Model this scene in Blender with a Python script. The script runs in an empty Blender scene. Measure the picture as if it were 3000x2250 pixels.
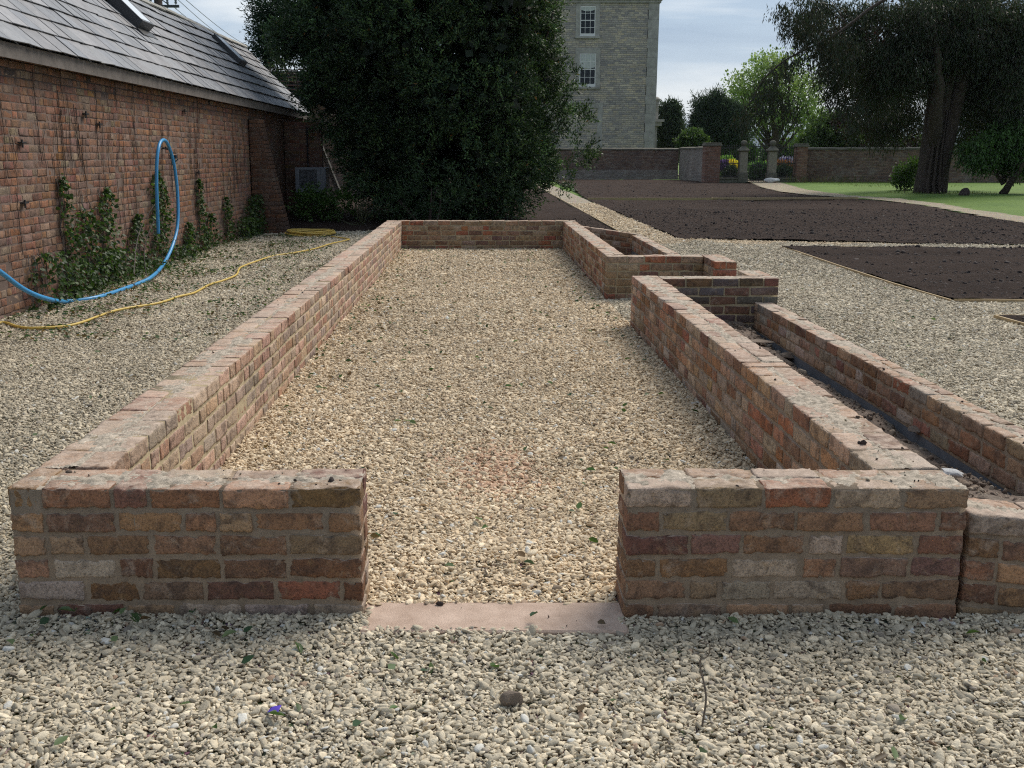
import bpy, math, random
import numpy as np
from mathutils import Vector
R = math.radians
rng = np.random.default_rng(7)
random.seed(7)
S = bpy.context.scene
COL = S.collection

# ------------------------------------------------------------------ camera, world, sun, exposure
F, CX, CY, HC = 2984.0, 1406.0, 1125.0, 1.55          # focal length and principal point in pixels of a 3000 px frame
PITCH = math.atan(671 / F)
cam = bpy.data.cameras.new('camera'); camo = bpy.data.objects.new('camera', cam); COL.objects.link(camo)
cam.sensor_width = 36; cam.lens = F / 3000 * 36; cam.shift_x = (1500 - CX) / 3000; cam.clip_start = .05; cam.clip_end = 20000
camo.location = (0, 0, HC); camo.rotation_euler = (math.pi / 2 - PITCH, 0, 0)
S.camera = camo
SUN_EL, SUN_AZ = R(49), R(40)
world = bpy.data.worlds.new('World'); S.world = world; world.use_nodes = True
wt = world.node_tree; wn = wt.nodes; wn.clear()
def nd(t, nodes, **k):
    n = nodes.new(t)
    for a, b in k.items(): setattr(n, a, b)
    return n
sky = nd('ShaderNodeTexSky', wn, sky_type='NISHITA', sun_disc=False, sun_elevation=SUN_EL, sun_rotation=SUN_AZ, air_density=1.2, dust_density=1.5, ozone_density=1.5)
tc = nd('ShaderNodeTexCoord', wn)
mp = nd('ShaderNodeMapping', wn); mp.inputs['Scale'].default_value = (1, 1, 6.5); mp.inputs['Location'].default_value = (3.1, .4, .35)
wt.links.new(tc.outputs['Generated'], mp.inputs[0])
nz = nd('ShaderNodeTexNoise', wn); nz.inputs['Scale'].default_value = 2.6; nz.inputs['Detail'].default_value = 9; nz.inputs['Roughness'].default_value = .52
nz.inputs['Distortion'].default_value = .25
wt.links.new(mp.outputs[0], nz.inputs['Vector'])
cr = nd('ShaderNodeValToRGB', wn); cr.color_ramp.elements[0].position = .34; cr.color_ramp.elements[1].position = .64
cr.color_ramp.elements[0].color = (2.5, 3.4, 4.8, 1); cr.color_ramp.elements[1].color = (7.2, 7.6, 8.0, 1)
e = cr.color_ramp.elements.new(.5); e.color = (3.7, 4.7, 6.0, 1)
wt.links.new(nz.outputs['Fac'], cr.inputs[0])
sx = nd('ShaderNodeSeparateXYZ', wn); wt.links.new(tc.outputs['Generated'], sx.inputs[0])
mr = nd('ShaderNodeMapRange', wn); mr.inputs['From Min'].default_value = 0; mr.inputs['From Max'].default_value = .12; mr.inputs['To Min'].default_value = 1; mr.inputs['To Max'].default_value = 0
wt.links.new(sx.outputs['Z'], mr.inputs['Value'])
hz = nd('ShaderNodeMixRGB', wn, blend_type='MIX'); hz.inputs[2].default_value = (6.6, 7.2, 7.9, 1)
mh = nd('ShaderNodeMath', wn, operation='MULTIPLY'); mh.inputs[1].default_value = .5
wt.links.new(mr.outputs[0], mh.inputs[0]); wt.links.new(mh.outputs[0], hz.inputs[0]); wt.links.new(cr.outputs[0], hz.inputs[1])
mx = nd('ShaderNodeMixRGB', wn); mx.inputs[0].default_value = .86
wt.links.new(sky.outputs[0], mx.inputs[1]); wt.links.new(hz.outputs[0], mx.inputs[2])
bg = nd('ShaderNodeBackground', wn); bg.inputs[1].default_value = .105
# clouds are brighter towards the sun than behind the camera
gy = nd('ShaderNodeMapRange', wn); gy.inputs['From Min'].default_value = -1; gy.inputs['From Max'].default_value = 1; gy.inputs['To Min'].default_value = .62; gy.inputs['To Max'].default_value = 1.0
wt.links.new(sx.outputs['Y'], gy.inputs['Value'])
gm = nd('ShaderNodeVectorMath', wn, operation='SCALE'); wt.links.new(mx.outputs[0], gm.inputs[0]); wt.links.new(gy.outputs[0], gm.inputs['Scale'])
wt.links.new(gm.outputs[0], bg.inputs[0])
wo = nd('ShaderNodeOutputWorld', wn); wt.links.new(bg.outputs[0], wo.inputs[0])
sl = bpy.data.lights.new('sun', 'SUN'); sl.energy = 3.0; sl.angle = R(34); sl.color = (1, .93, .82)
so = bpy.data.objects.new('sun', sl); COL.objects.link(so)
sd = Vector((math.cos(SUN_EL) * math.sin(SUN_AZ), math.cos(SUN_EL) * math.cos(SUN_AZ), math.sin(SUN_EL)))
so.rotation_euler = sd.to_track_quat('Z', 'Y').to_euler(); so.location = (20, 20, 30)
S.view_settings.view_transform = 'Standard'; S.view_settings.look = 'None'; S.cycles.use_denoising = False; S.cycles.filter_width = 1.15; S.view_settings.exposure = .25; S.view_settings.gamma = 1

# ------------------------------------------------------------------ placing helpers (a point of the photo read at a known depth)
_c, _s = math.cos(PITCH), math.sin(PITCH)
def ray(u, v):
    u *= 1.3562; v *= 1.3562
    x = (u - CX) / F; y = -(v - CY) / F
    return x, y * _s + _c, y * _c - _s
def atY(u, v, Y):
    d = ray(u, v); t = Y / d[1]; return d[0] * t, HC + d[2] * t
def atX(u, v, X):
    d = ray(u, v); t = X / d[0]; return d[1] * t, HC + d[2] * t
def atZ(u, v, z=0):
    d = ray(u, v); t = (z - HC) / d[2]; return d[0] * t, d[1] * t

# ------------------------------------------------------------------ materials
def mat(name):
    m = bpy.data.materials.new(name); m.use_nodes = True
    return m, m.node_tree, m.node_tree.nodes, m.node_tree.nodes['Principled BSDF']
def noise(t, vec, scale, detail=4, rough=.55, dist=0):
    n = nd('ShaderNodeTexNoise', t.nodes); n.inputs['Scale'].default_value = scale; n.inputs['Detail'].default_value = detail
    n.inputs['Roughness'].default_value = rough; n.inputs['Distortion'].default_value = dist
    if vec is not None: t.links.new(vec, n.inputs['Vector'])
    return n.outputs['Fac']
def ramp(t, fac, stops):
    r = nd('ShaderNodeValToRGB', t.nodes); el = r.color_ramp.elements
    el[0].position, el[0].color = stops[0][0], (*stops[0][1], 1)
    el[1].position, el[1].color = stops[-1][0], (*stops[-1][1], 1)
    for p, c in stops[1:-1]:
        q = el.new(p); q.color = (*c, 1)
    t.links.new(fac, r.inputs[0]); return r.outputs[0]
def sc(t, fac, a, b, lo=0., hi=1.):
    r = nd('ShaderNodeMapRange', t.nodes); r.inputs['From Min'].default_value = a; r.inputs['From Max'].default_value = b
    r.inputs['To Min'].default_value = lo; r.inputs['To Max'].default_value = hi
    t.links.new(fac, r.inputs['Value']); return r.outputs[0]
def mixc(t, fac, a, b, mode='MIX'):
    m = nd('ShaderNodeMixRGB', t.nodes, blend_type=mode)
    for i, v in ((0, fac), (1, a), (2, b)):
        if isinstance(v, (int, float)): m.inputs[i].default_value = v
        elif isinstance(v, tuple): m.inputs[i].default_value = (*v, 1)
        else: t.links.new(v, m.inputs[i])
    return m.outputs[0]
def bump(t, bsdf, h, strength=.5, dist=.01):
    b = nd('ShaderNodeBump', t.nodes); b.inputs['Strength'].default_value = strength; b.inputs['Distance'].default_value = dist
    t.links.new(h, b.inputs['Height']); t.links.new(b.outputs[0], bsdf.inputs['Normal'])
def ocoord(t): return nd('ShaderNodeTexCoord', t.nodes).outputs['Object']
def attr(t, name, typ='GEOMETRY'):
    a = nd('ShaderNodeAttribute', t.nodes); a.attribute_name = name; a.attribute_type = typ; return a
def simple(name, col, rough=.7, var=.25, scale=8, bmp=.3, bdist=.005, metal=0, spec=.5, det=6):
    m, t, n, b = mat(name); v = ocoord(t)
    f = noise(t, v, scale, det, .65)
    c = ramp(t, f, [(.25, tuple(x * (1 - var) for x in col)), (.75, tuple(min(1, x * (1 + var)) for x in col))])
    t.links.new(c, b.inputs['Base Color']); b.inputs['Roughness'].default_value = rough; b.inputs['Metallic'].default_value = metal
    b.inputs['Specular IOR Level'].default_value = spec
    if bmp: bump(t, b, noise(t, v, scale * 6, 4, .6), bmp, bdist)
    return m
def brick_mat(name, pale=.5, soot=.5, fine=1.0, damp=False):
    m, t, n, b = mat(name)
    a = attr(t, 'bcol'); v0 = ocoord(t)
    off = nd('ShaderNodeVectorMath', t.nodes, operation='ADD'); t.links.new(v0, off.inputs[0])
    sdv = nd('ShaderNodeVectorMath', t.nodes, operation='SCALE'); t.links.new(a.outputs['Color'], sdv.inputs[0]); sdv.inputs['Scale'].default_value = 61.7
    t.links.new(sdv.outputs[0], off.inputs[1]); v = off.outputs[0]
    c = a.outputs['Color']
    f1 = noise(t, v, 13 * fine, 6, .65, .8)
    c = mixc(t, sc(t, f1, .47, .62, 0, 1.2 * soot), c, (.085, .060, .050))
    f2 = noise(t, v, 9 * fine, 8, .7, 1.2)
    c = mixc(t, sc(t, f2, .54, .70, 0, .75 * pale), c, (.50, .40, .32))
    f3 = noise(t, v, 22 * fine, 6, .7)
    c = mixc(t, sc(t, f3, .56, .72, 0, .45), c, (.40, .25, .12))
    f4 = noise(t, v, 120 * fine, 5, .75)
    c = mixc(t, 1., c, ramp(t, f4, [(.3, (.42, .42, .42)), (.5, (1, 1, 1)), (.72, (1.35, 1.32, 1.28))]), 'MULTIPLY')
    pits = sc(t, noise(t, v, 210 * fine, 2, .5), .66, .72)
    c = mixc(t, pits, c, (.05, .04, .035))
    if fine == 1.0:     # bed faces keep a skin of old mortar, paled further to paint in sunlit tops
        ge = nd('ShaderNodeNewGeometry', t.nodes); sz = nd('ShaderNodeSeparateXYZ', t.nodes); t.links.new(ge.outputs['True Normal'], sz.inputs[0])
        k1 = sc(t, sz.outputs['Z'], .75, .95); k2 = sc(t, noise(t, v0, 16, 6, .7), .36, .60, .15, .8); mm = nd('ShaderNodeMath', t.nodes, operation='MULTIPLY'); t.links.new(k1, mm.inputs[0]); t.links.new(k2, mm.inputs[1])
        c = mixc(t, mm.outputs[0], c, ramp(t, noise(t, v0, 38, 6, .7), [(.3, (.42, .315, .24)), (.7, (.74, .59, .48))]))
    t.links.new(c, b.inputs['Base Color']); b.inputs['Roughness'].default_value = .92; b.inputs['Specular IOR Level'].default_value = .25
    h = nd('ShaderNodeMath', t.nodes, operation='ADD'); t.links.new(noise(t, v, 45 * fine, 6, .7), h.inputs[0]); t.links.new(f4, h.inputs[1])
    bump(t, b, h.outputs[0], 1., .006)
    return m
M = {}
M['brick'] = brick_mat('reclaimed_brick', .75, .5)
M['oldbrick'] = brick_mat('weathered_orange_brick', .35, .6, .7)
t = M['oldbrick'].node_tree; b = t.nodes['Principled BSDF']; src = b.inputs['Base Color'].links[0].from_socket; v = ocoord(t)
sm = nd('ShaderNodeMapping', t.nodes); sm.inputs['Scale'].default_value = (1, 7, .55); t.links.new(v, sm.inputs[0])
c = mixc(t, sc(t, noise(t, sm.outputs[0], 1.6, 7, .7), .48, .68, 0, .6), src, (.075, .055, .045))
c = mixc(t, sc(t, noise(t, v, 1.1, 7, .72), .48, .64, 0, .55), c, (.19, .145, .12)); t.links.new(c, b.inputs['Base Color'])
def mortar(name, a, b_, sc_=14):
    m, t, n, b = mat(name); v = ocoord(t)
    c = ramp(t, noise(t, v, sc_, 8, .7), [(.3, a), (.7, b_)])
    c = mixc(t, 1., c, ramp(t, noise(t, v, 260, 3, .7), [(.3, (.65, .65, .65)), (.6, (1.1, 1.1, 1.1))]), 'MULTIPLY')
    t.links.new(c, b.inputs['Base Color']); b.inputs['Roughness'].default_value = .95
    h = nd('ShaderNodeMath', t.nodes, operation='ADD'); t.links.new(noise(t, v, 60, 6, .7), h.inputs[0]); t.links.new(noise(t, v, 300, 3, .6), h.inputs[1])
    bump(t, b, h.outputs[0], .7, .004); return m
M['mortar'] = mortar('sandy_mortar', (.215, .155, .105), (.37, .275, .19))
M['buffmortar'] = mortar('buff_pointing_mortar', (.30, .235, .14), (.48, .38, .235))
M['smear'] = mortar('grey_green_mortar_smear', (.15, .13, .095), (.72, .61, .49), 34)
M['oldmortar'] = mortar('dirty_old_mortar', (.085, .058, .045), (.18, .125, .10), 3)
M['render'] = simple('grey_blockwork_render', (.13, .14, .16), .9, .3, 6, .4)
M['slab'] = mortar('pink_sandstone', (.40, .28, .21), (.66, .50, .40), 7)
M['timber'] = simple('new_softwood_edging', (.42, .31, .17), .8, .25, 14, .4)
M['oldtimber'] = simple('weathered_grey_fascia_board', (.145, .125, .112), .85, .4, 7, .4)
M['bark'] = simple('dark_bark', (.075, .054, .045), .95, .55, 9, 1, .06)
M['barkgrey'] = simple('grey_bark', (.16, .135, .115), .95, .4, 6, 1, .03)
M['rock'] = simple('rough_brown_rock', (.23, .18, .14), .95, .4, 25, .8)
M['rockwhite'] = simple('pale_quartz_stone', (.62, .62, .62), .8, .2, 25, .8)
M['black'] = simple('black_polythene', (.03, .032, .036), .25, .3, 8, .5, .01)
M['white'] = simple('white_paint', (.78, .78, .76), .5, .05, 3, 0)
M['offwhite'] = simple('off_white_curtain', (.55, .58, .55), .9, .2, 6, .3)
M['iron'] = simple('black_iron', (.03, .03, .032), .5, .2, 8, .1)
M['acgrey'] = simple('grey_painted_steel', (.17, .185, .21), .55, .12, 4, .1)
M['mesh'] = simple('dark_grille_mesh', (.025, .026, .03), .6, .2, 40, .4)
M['darkmetal'] = simple('dark_skylight_metal', (.035, .037, .042), .4, .2, 8, .1)
M['stone'] = simple('weathered_limestone', (.40, .385, .35), .9, .35, 2.2, .5)
M['pierstone'] = simple('lichened_pier_stone', (.24, .215, .17), .9, .35, 5, .5)
M['coping'] = simple('mossy_coping_stone', (.13, .12, .095), .95, .4, 5, .6, .02)
M['slate_dk'] = simple('dark_slate_edge', (.05, .055, .06), .7, .3, 10, .3)
def plastic(name, col, rough=.35):
    m, t, n, b = mat(name); v = ocoord(t)
    c = mixc(t, sc(t, noise(t, v, 9, 6, .7), .5, .75, 0, .5), col, tuple(x * .6 + .05 for x in col))
    t.links.new(c, b.inputs['Base Color']); b.inputs['Roughness'].default_value = rough; return m
M['blue'] = plastic('blue_water_pipe', (.055, .30, .60), .38)
M['yellow'] = plastic('yellow_hose', (.62, .44, .10), .5)
M['purple'] = plastic('purple_foil', (.10, .05, .45), .3)
m, t, n, b = mat('window_glass'); b.inputs['Base Color'].default_value = (.02, .024, .03, 1); b.inputs['Roughness'].default_value = .04; b.inputs['Specular IOR Level'].default_value = .3; M['glass'] = m
m, t, n, b = mat('painted_sky_glass'); b.inputs['Base Color'].default_value = (.72, .76, .80, 1); b.inputs['Roughness'].default_value = .3; b.inputs['Specular IOR Level'].default_value = .9; M['skyglass'] = m  # near-white base paints in the sky reflected by the pane
# slates: one tone per slate
m, t, n, b = mat('blue_grey_slate'); v = ocoord(t); a = attr(t, 'bcol')
st = nd('ShaderNodeMapping', t.nodes); st.inputs['Scale'].default_value = (6, 1.5, 6); t.links.new(v, st.inputs[0])
c = mixc(t, 1., a.outputs['Color'], ramp(t, noise(t, v, 7, 7, .7, .6), [(.25, (.6, .6, .62)), (.7, (1.3, 1.27, 1.25))]), 'MULTIPLY')
c = mixc(t, sc(t, noise(t, v, 3.2, 8, .75), .60, .74, 0, .6), c, (.16, .15, .07))
t.links.new(c, b.inputs['Base Color'])
t.links.new(sc(t, noise(t, v, 16, 5, .6), .3, .7, .42, .62), b.inputs['Roughness']); b.inputs['Specular IOR Level'].default_value = .6
bump(t, b, noise(t, v, 26, 7, .7), .35, .006); M['slate'] = m
# pebbles take their colour from the instance
m, t, n, b = mat('limestone_pebble'); a = attr(t, 'pcol', 'INSTANCER'); v = ocoord(t)
c = mixc(t, 1., a.outputs['Color'], ramp(t, noise(t, v, 2.2, 6, .7), [(.3, (.72, .72, .72)), (.7, (1.15, 1.15, 1.15))]), 'MULTIPLY')
t.links.new(c, b.inputs['Base Color']); b.inputs['Roughness'].default_value = .85; b.inputs['Specular IOR Level'].default_value = .3
bump(t, b, noise(t, v, 6, 4, .6), .3, .02); M['pebble'] = m
def gravel_sheet(name, a, b_):
    m, t, n, b = mat(name); v = ocoord(t)
    vo = nd('ShaderNodeTexVoronoi', t.nodes); vo.inputs['Scale'].default_value = 42; t.links.new(v, vo.inputs['Vector'])
    c = mixc(t, .6, ramp(t, noise(t, v, 1.2, 5, .6), [(.3, a), (.7, b_)]), vo.outputs['Color'], 'SOFT_LIGHT')
    c = mixc(t, 1., c, ramp(t, vo.outputs['Distance'], [(.2, (1.1, 1.1, 1.1)), (.8, (.35, .33, .3))]), 'MULTIPLY')
    t.links.new(c, b.inputs['Base Color']); b.inputs['Roughness'].default_value = .95
    h = nd('ShaderNodeMath', t.nodes, operation='MULTIPLY'); h.inputs[1].default_value = -1; t.links.new(vo.outputs['Distance'], h.inputs[0])
    bump(t, b, h.outputs[0], 1, .02); return m
M['gsheet'] = gravel_sheet('gravel_bedding', (.42, .39, .32), (.54, .50, .41))
M['gpath'] = gravel_sheet('hoggin_path', (.44, .37, .27), (.58, .50, .38))
m, t, n, b = mat('dark_topsoil'); v = ocoord(t)
c = ramp(t, noise(t, v, .7, 6, .65), [(.3, (.043, .031, .026)), (.7, (.072, .053, .044))])
c = mixc(t, 1., c, ramp(t, noise(t, v, 22, 8, .75), [(.3, (.45, .45, .45)), (.7, (1.6, 1.5, 1.45))]), 'MULTIPLY')
c = mixc(t, sc(t, noise(t, v, 75, 2, .5), .71, .75), c, (.30, .27, .24))
t.links.new(c, b.inputs['Base Color']); b.inputs['Roughness'].default_value = 1; b.inputs['Specular IOR Level'].default_value = .1
bump(t, b, noise(t, v, 20, 9, .85), 1, .06); M['soil'] = m
m, t, n, b = mat('trench_earth'); v = ocoord(t)
c = ramp(t, noise(t, v, 5, 8, .7), [(.3, (.14, .105, .085)), (.55, (.25, .19, .15)), (.72, (.40, .32, .23))])
c = mixc(t, 1., c, ramp(t, noise(t, v, 60, 6, .75), [(.3, (.5, .5, .5)), (.7, (1.4, 1.4, 1.4))]), 'MULTIPLY')
t.links.new(c, b.inputs['Base Color']); b.inputs['Roughness'].default_value = 1; bump(t, b, noise(t, v, 50, 8, .75), 1, .02); M['earth'] = m
m, t, n, b = mat('mown_grass'); v = ocoord(t)
c = ramp(t, noise(t, v, .5, 5, .6), [(.3, (.085, .17, .016)), (.7, (.14, .235, .028))])
c = mixc(t, 1., c, ramp(t, noise(t, v, 12, 8, .75), [(.3, (.6, .6, .6)), (.7, (1.35, 1.3, 1.2))]), 'MULTIPLY')
t.links.new(c, b.inputs['Base Color']); b.inputs['Roughness'].default_value = .9; bump(t, b, noise(t, v, 40, 6, .7), 1, .03); M['grass'] = m
def leafmat(name, trans=.3, rough=.5, spec=.35):
    m, t, n, b = mat(name); a = attr(t, 'lcol')
    t.links.new(a.outputs['Color'], b.inputs['Base Color']); b.inputs['Roughness'].default_value = rough; b.inputs['Specular IOR Level'].default_value = spec
    tr = nd('ShaderNodeBsdfTranslucent', n)
    g = mixc(t, 1., a.outputs['Color'], (1.25, 1.35, .8), 'MULTIPLY'); t.links.new(g, tr.inputs[0])
    ms = nd('ShaderNodeMixShader', n); ms.inputs[0].default_value = trans
    t.links.new(b.outputs[0], ms.inputs[1]); t.links.new(tr.outputs[0], ms.inputs[2]); t.links.new(ms.outputs[0], n['Material Output'].inputs[0]); return m
M['leafdark'] = leafmat('glossy_evergreen_leaf', .2, .5, .28)
M['leaf'] = leafmat('soft_green_leaf', .35)
M['needle'] = leafmat('dull_needle_foliage', .2, .8, .15)
def rubble(name, cols, mort, sx, sy, pat=.4, flip=False, moss=None):
    m, t, n, b = mat(name); v = ocoord(t)
    mpn = nd('ShaderNodeMapping', t.nodes); mpn.inputs['Rotation'].default_value = (-math.pi / 2, 0, 0); t.links.new(v, mpn.inputs[0])
    ds = nd('ShaderNodeTexNoise', t.nodes); ds.inputs['Scale'].default_value = 2.2; t.links.new(v, ds.inputs['Vector'])
    dv = nd('ShaderNodeVectorMath', t.nodes, operation='SCALE'); dv.inputs['Scale'].default_value = .10; t.links.new(ds.outputs['Color'], dv.inputs[0])
    ad = nd('ShaderNodeVectorMath', t.nodes, operation='ADD'); t.links.new(mpn.outputs[0], ad.inputs[0]); t.links.new(dv.outputs[0], ad.inputs[1])
    br = nd('ShaderNodeTexBrick', t.nodes); t.links.new(ad.outputs[0], br.inputs['Vector'])
    br.inputs['Scale'].default_value = 1; br.inputs['Brick Width'].default_value = sx; br.inputs['Row Height'].default_value = sy
    br.inputs['Mortar Size'].default_value = sy * .09; br.inputs['Mortar Smooth'].default_value = .4; br.offset_frequency = 2; br.squash = .7; br.squash_frequency = 3
    br.inputs['Color1'].default_value = (0, 0, 0, 1); br.inputs['Color2'].default_value = (1, 1, 1, 1); br.inputs['Mortar'].default_value = (.5, .5, .5, 1)
    c = ramp(t, br.outputs['Color'], [(i / (len(cols) - 1), q) for i, q in enumerate(cols)])
    c = mixc(t, 1., c, ramp(t, noise(t, v, .6, 6, .65), [(.3, (.72, .72, .75)), (.7, (1.2, 1.18, 1.12))]), 'MULTIPLY')
    c = mixc(t, 1., c, ramp(t, noise(t, v, 12, 6, .7), [(.3, (.7, .7, .7)), (.7, (1.25, 1.25, 1.25))]), 'MULTIPLY')
    c = mixc(t, br.outputs['Fac'], c, mort)
    if moss: c = mixc(t, sc(t, noise(t, v, .9, 7, .7), .54, .68, 0, .75), c, moss)
    t.links.new(c, b.inputs['Base Color']); b.inputs['Roughness'].default_value = .95
    iv = nd('ShaderNodeMath', t.nodes, operation='SUBTRACT'); iv.inputs[0].default_value = 1; t.links.new(br.outputs['Fac'], iv.inputs[1])
    h = nd('ShaderNodeMath', t.nodes, operation='ADD'); t.links.new(iv.outputs[0], h.inputs[0]); t.links.new(noise(t, v, 9, 5, .6), h.inputs[1])
    bump(t, b, h.outputs[0], .8, .03); return m
M['rubble'] = rubble('coursed_rubble_stone', [(.31, .295, .29), (.46, .43, .39), (.58, .50, .37), (.37, .35, .34), (.64, .57, .45), (.42, .395, .37)], (.31, .29, .27), .44, .135)
M['gardenbrick'] = rubble('old_garden_wall_brick', [(.12, .075, .06), (.20, .12, .09), (.24, .16, .12), (.15, .10, .09), (.27, .21, .17)], (.17, .145, .12), .24, .085, moss=(.26, .22, .19))
M['gardenpale'] = rubble('limewashed_garden_brick', [(.22, .19, .17), (.34, .30, .27), (.28, .22, .19), (.38, .35, .32)], (.25, .22, .19), .24, .085, moss=(.16, .13, .11))
M['pierbrick'] = rubble('red_pier_brick', [(.17, .08, .055), (.27, .14, .10), (.23, .12, .085), (.30, .19, .15), (.19, .10, .08)], (.20, .16, .13), .24, .085)
m, t, n, b = mat('hazy_blue_hill'); v = ocoord(t)
t.links.new(ramp(t, noise(t, v, .01, 8, .7), [(.3, (.045, .075, .10)), (.7, (.09, .125, .15))]), b.inputs['Base Color']); b.inputs['Roughness'].default_value = 1; M['hill'] = m  # blue of the distant air is mixed into the hill colour
M['tile'] = simple('red_brown_clay_tile', (.16, .085, .07), .9, .35, 10, .5)

# ------------------------------------------------------------------ mesh helpers
def link(name, me, mats, parent=None, smooth=False):
    for q in (mats if isinstance(mats, (list, tuple)) else [mats]): me.materials.append(q)
    if smooth: me.polygons.foreach_set('use_smooth', np.ones(len(me.polygons), bool))
    o = bpy.data.objects.new(name, me); COL.objects.link(o)
    if parent is not None: o.parent = parent
    return o
def quads(name, V, Q, mats, parent=None, smooth=False, mi=None, cols=None, cname='bcol'):
    """bulk mesh from numpy: V (n,3), Q (m,4) or (m,3); cols (n,3) per vertex"""
    V = np.asarray(V, np.float32); Q = np.asarray(Q, np.int32); k = Q.shape[1]
    me = bpy.data.meshes.new(name); me.vertices.add(len(V)); me.vertices.foreach_set('co', V.ravel())
    me.loops.add(Q.size); me.loops.foreach_set('vertex_index', Q.ravel())
    me.polygons.add(len(Q)); me.polygons.foreach_set('loop_start', np.arange(len(Q), dtype=np.int32) * k)
    me.polygons.foreach_set('loop_total', np.full(len(Q), k, np.int32))
    if mi is not None: me.polygons.foreach_set('material_index', np.asarray(mi, np.int32))
    if cols is not None:
        a = me.attributes.new(cname, 'FLOAT_COLOR', 'POINT'); c4 = np.ones((len(V), 4), np.float32); c4[:, :3] = cols; a.data.foreach_set('color', c4.ravel())
    me.update(calc_edges=True); me.validate()
    return link(name, me, mats, parent, smooth)
class MB:
    """collects shapes and links them as one mesh"""
    def __init__(s): s.v = []; s.f = []; s.m = []
    def add(s, vs, fs, m=0):
        b = len(s.v); s.v += [tuple(x) for x in vs]; s.f += [tuple(i + b for i in f) for f in fs]; s.m += [m] * len(fs); return s
    def box(s, x0, x1, y0, y1, z0, z1, m=0, bev=0):
        if bev:
            V = []; e = bev
            for x in (x0, x1):
                for y in (y0, y1):
                    for z in (z0, z1):
                        dx = e if x == x0 else -e; dy = e if y == y0 else -e; dz = e if z == z0 else -e
                        V += [(x, y + dy, z + dz), (x + dx, y, z + dz), (x + dx, y + dy, z)]
            import bmesh
            bm = bmesh.new(); [bm.verts.new(p) for p in V]; r = bmesh.ops.convex_hull(bm, input=bm.verts)
            bm.verts.index_update(); s.add([v.co for v in bm.verts], [[v.index for v in f.verts] for f in bm.faces], m); bm.free(); return s
        V = [(x0, y0, z0), (x1, y0, z0), (x1, y1, z0), (x0, y1, z0), (x0, y0, z1), (x1, y0, z1), (x1, y1, z1), (x0, y1, z1)]
        return s.add(V, [(0, 3, 2, 1), (4, 5, 6, 7), (0, 1, 5, 4), (1, 2, 6, 5), (2, 3, 7, 6), (3, 0, 4, 7)], m)
    def prism(s, pts, ax, a, b, m=0):
        """polygon pts (2-D) extruded along axis ax from a to b"""
        def P(p, w):
            q = list(p); q.insert(ax, w); return tuple(q)
        n = len(pts); V = [P(p, a) for p in pts] + [P(p, b) for p in pts]
        return s.add(V, [tuple(range(n))[::-1], tuple(range(n, 2 * n))] + [(i, (i + 1) % n, n + (i + 1) % n, n + i) for i in range(n)], m)
    def tube(s, pts, r, seg=8, m=0):
        pts = [Vector(p) for p in pts]; n = len(pts); rs = r if isinstance(r, (list, tuple)) else [r] * n
        V = []; up = None
        for i, p in enumerate(pts):
            d = (pts[min(i + 1, n - 1)] - pts[max(i - 1, 0)]).normalized()
            if up is None: up = d.orthogonal().normalized()
            up = (up - d * up.dot(d)).normalized(); w = d.cross(up)
            for k in range(seg):
                a = 2 * math.pi * k / seg; V.append(p + (up * math.cos(a) + w * math.sin(a)) * rs[i])
        Fc = [(i * seg + k, i * seg + (k + 1) % seg, (i + 1) * seg + (k + 1) % seg, (i + 1) * seg + k) for i in range(n - 1) for k in range(seg)]
        Fc += [tuple(range(seg))[::-1], tuple(range((n - 1) * seg, n * seg))]
        return s.add(V, Fc, m)
    def lathe(s, prof, c, seg=16, m=0):
        V = [(c[0] + r * math.cos(2 * math.pi * k / seg), c[1] + r * math.sin(2 * math.pi * k / seg), z) for r, z in prof for k in range(seg)]
        n = len(prof)
        return s.add(V, [(i * seg + k, i * seg + (k + 1) % seg, (i + 1) * seg + (k + 1) % seg, (i + 1) * seg + k) for i in range(n - 1) for k in range(seg)] + [tuple(range(seg))[::-1], tuple(range((n - 1) * seg, n * seg))], m)
    def build(s, name, mats, parent=None, smooth=False):
        me = bpy.data.meshes.new(name); me.from_pydata(s.v, [], s.f); me.polygons.foreach_set('material_index', s.m); me.update()
        return link(name, me, mats, parent, smooth)
def tag(o, label, cat, group=None, kind=None):
    o['label'] = label; o['category'] = cat
    if group: o['group'] = group
    if kind: o['kind'] = kind
    return o
def struct(o, kind='structure'): o['kind'] = kind; return o
def thing(name, label, cat, loc=(0, 0, 0), group=None):
    o = bpy.data.objects.new(name, None); COL.objects.link(o); o.location = loc; o.empty_display_size = .2
    return tag(o, label, cat, group)
def part(o, root):
    """parent a mesh built in world coordinates to its thing without moving it"""
    o.parent = root; L = Vector(root.location)
    p = root.parent
    while p is not None: L += Vector(p.location); p = p.parent
    if o.type == 'MESH' and L.length > 0:
        co = np.empty(len(o.data.vertices) * 3, np.float32); o.data.vertices.foreach_get('co', co)
        co = co.reshape(-1, 3) - np.array(L, np.float32); o.data.vertices.foreach_set('co', co.ravel()); o.data.update()
    return o
_W = [(rng.normal(size=(3,)), rng.uniform(0, 6.28)) for _ in range(24)]
def wob(P, freq, seed=0., n=7):
    """cheap smooth noise in about -1..1"""
    P = np.asarray(P, float); out = np.zeros(len(P))
    for i in range(n):
        w, ph = _W[(i * 3 + int(seed * 7)) % 24]
        out += np.sin((P @ w) * freq * (1 + .45 * i) + ph + seed * 5.1 * (i + 1)) / (1 + .45 * i)
    return out / 2.2

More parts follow.
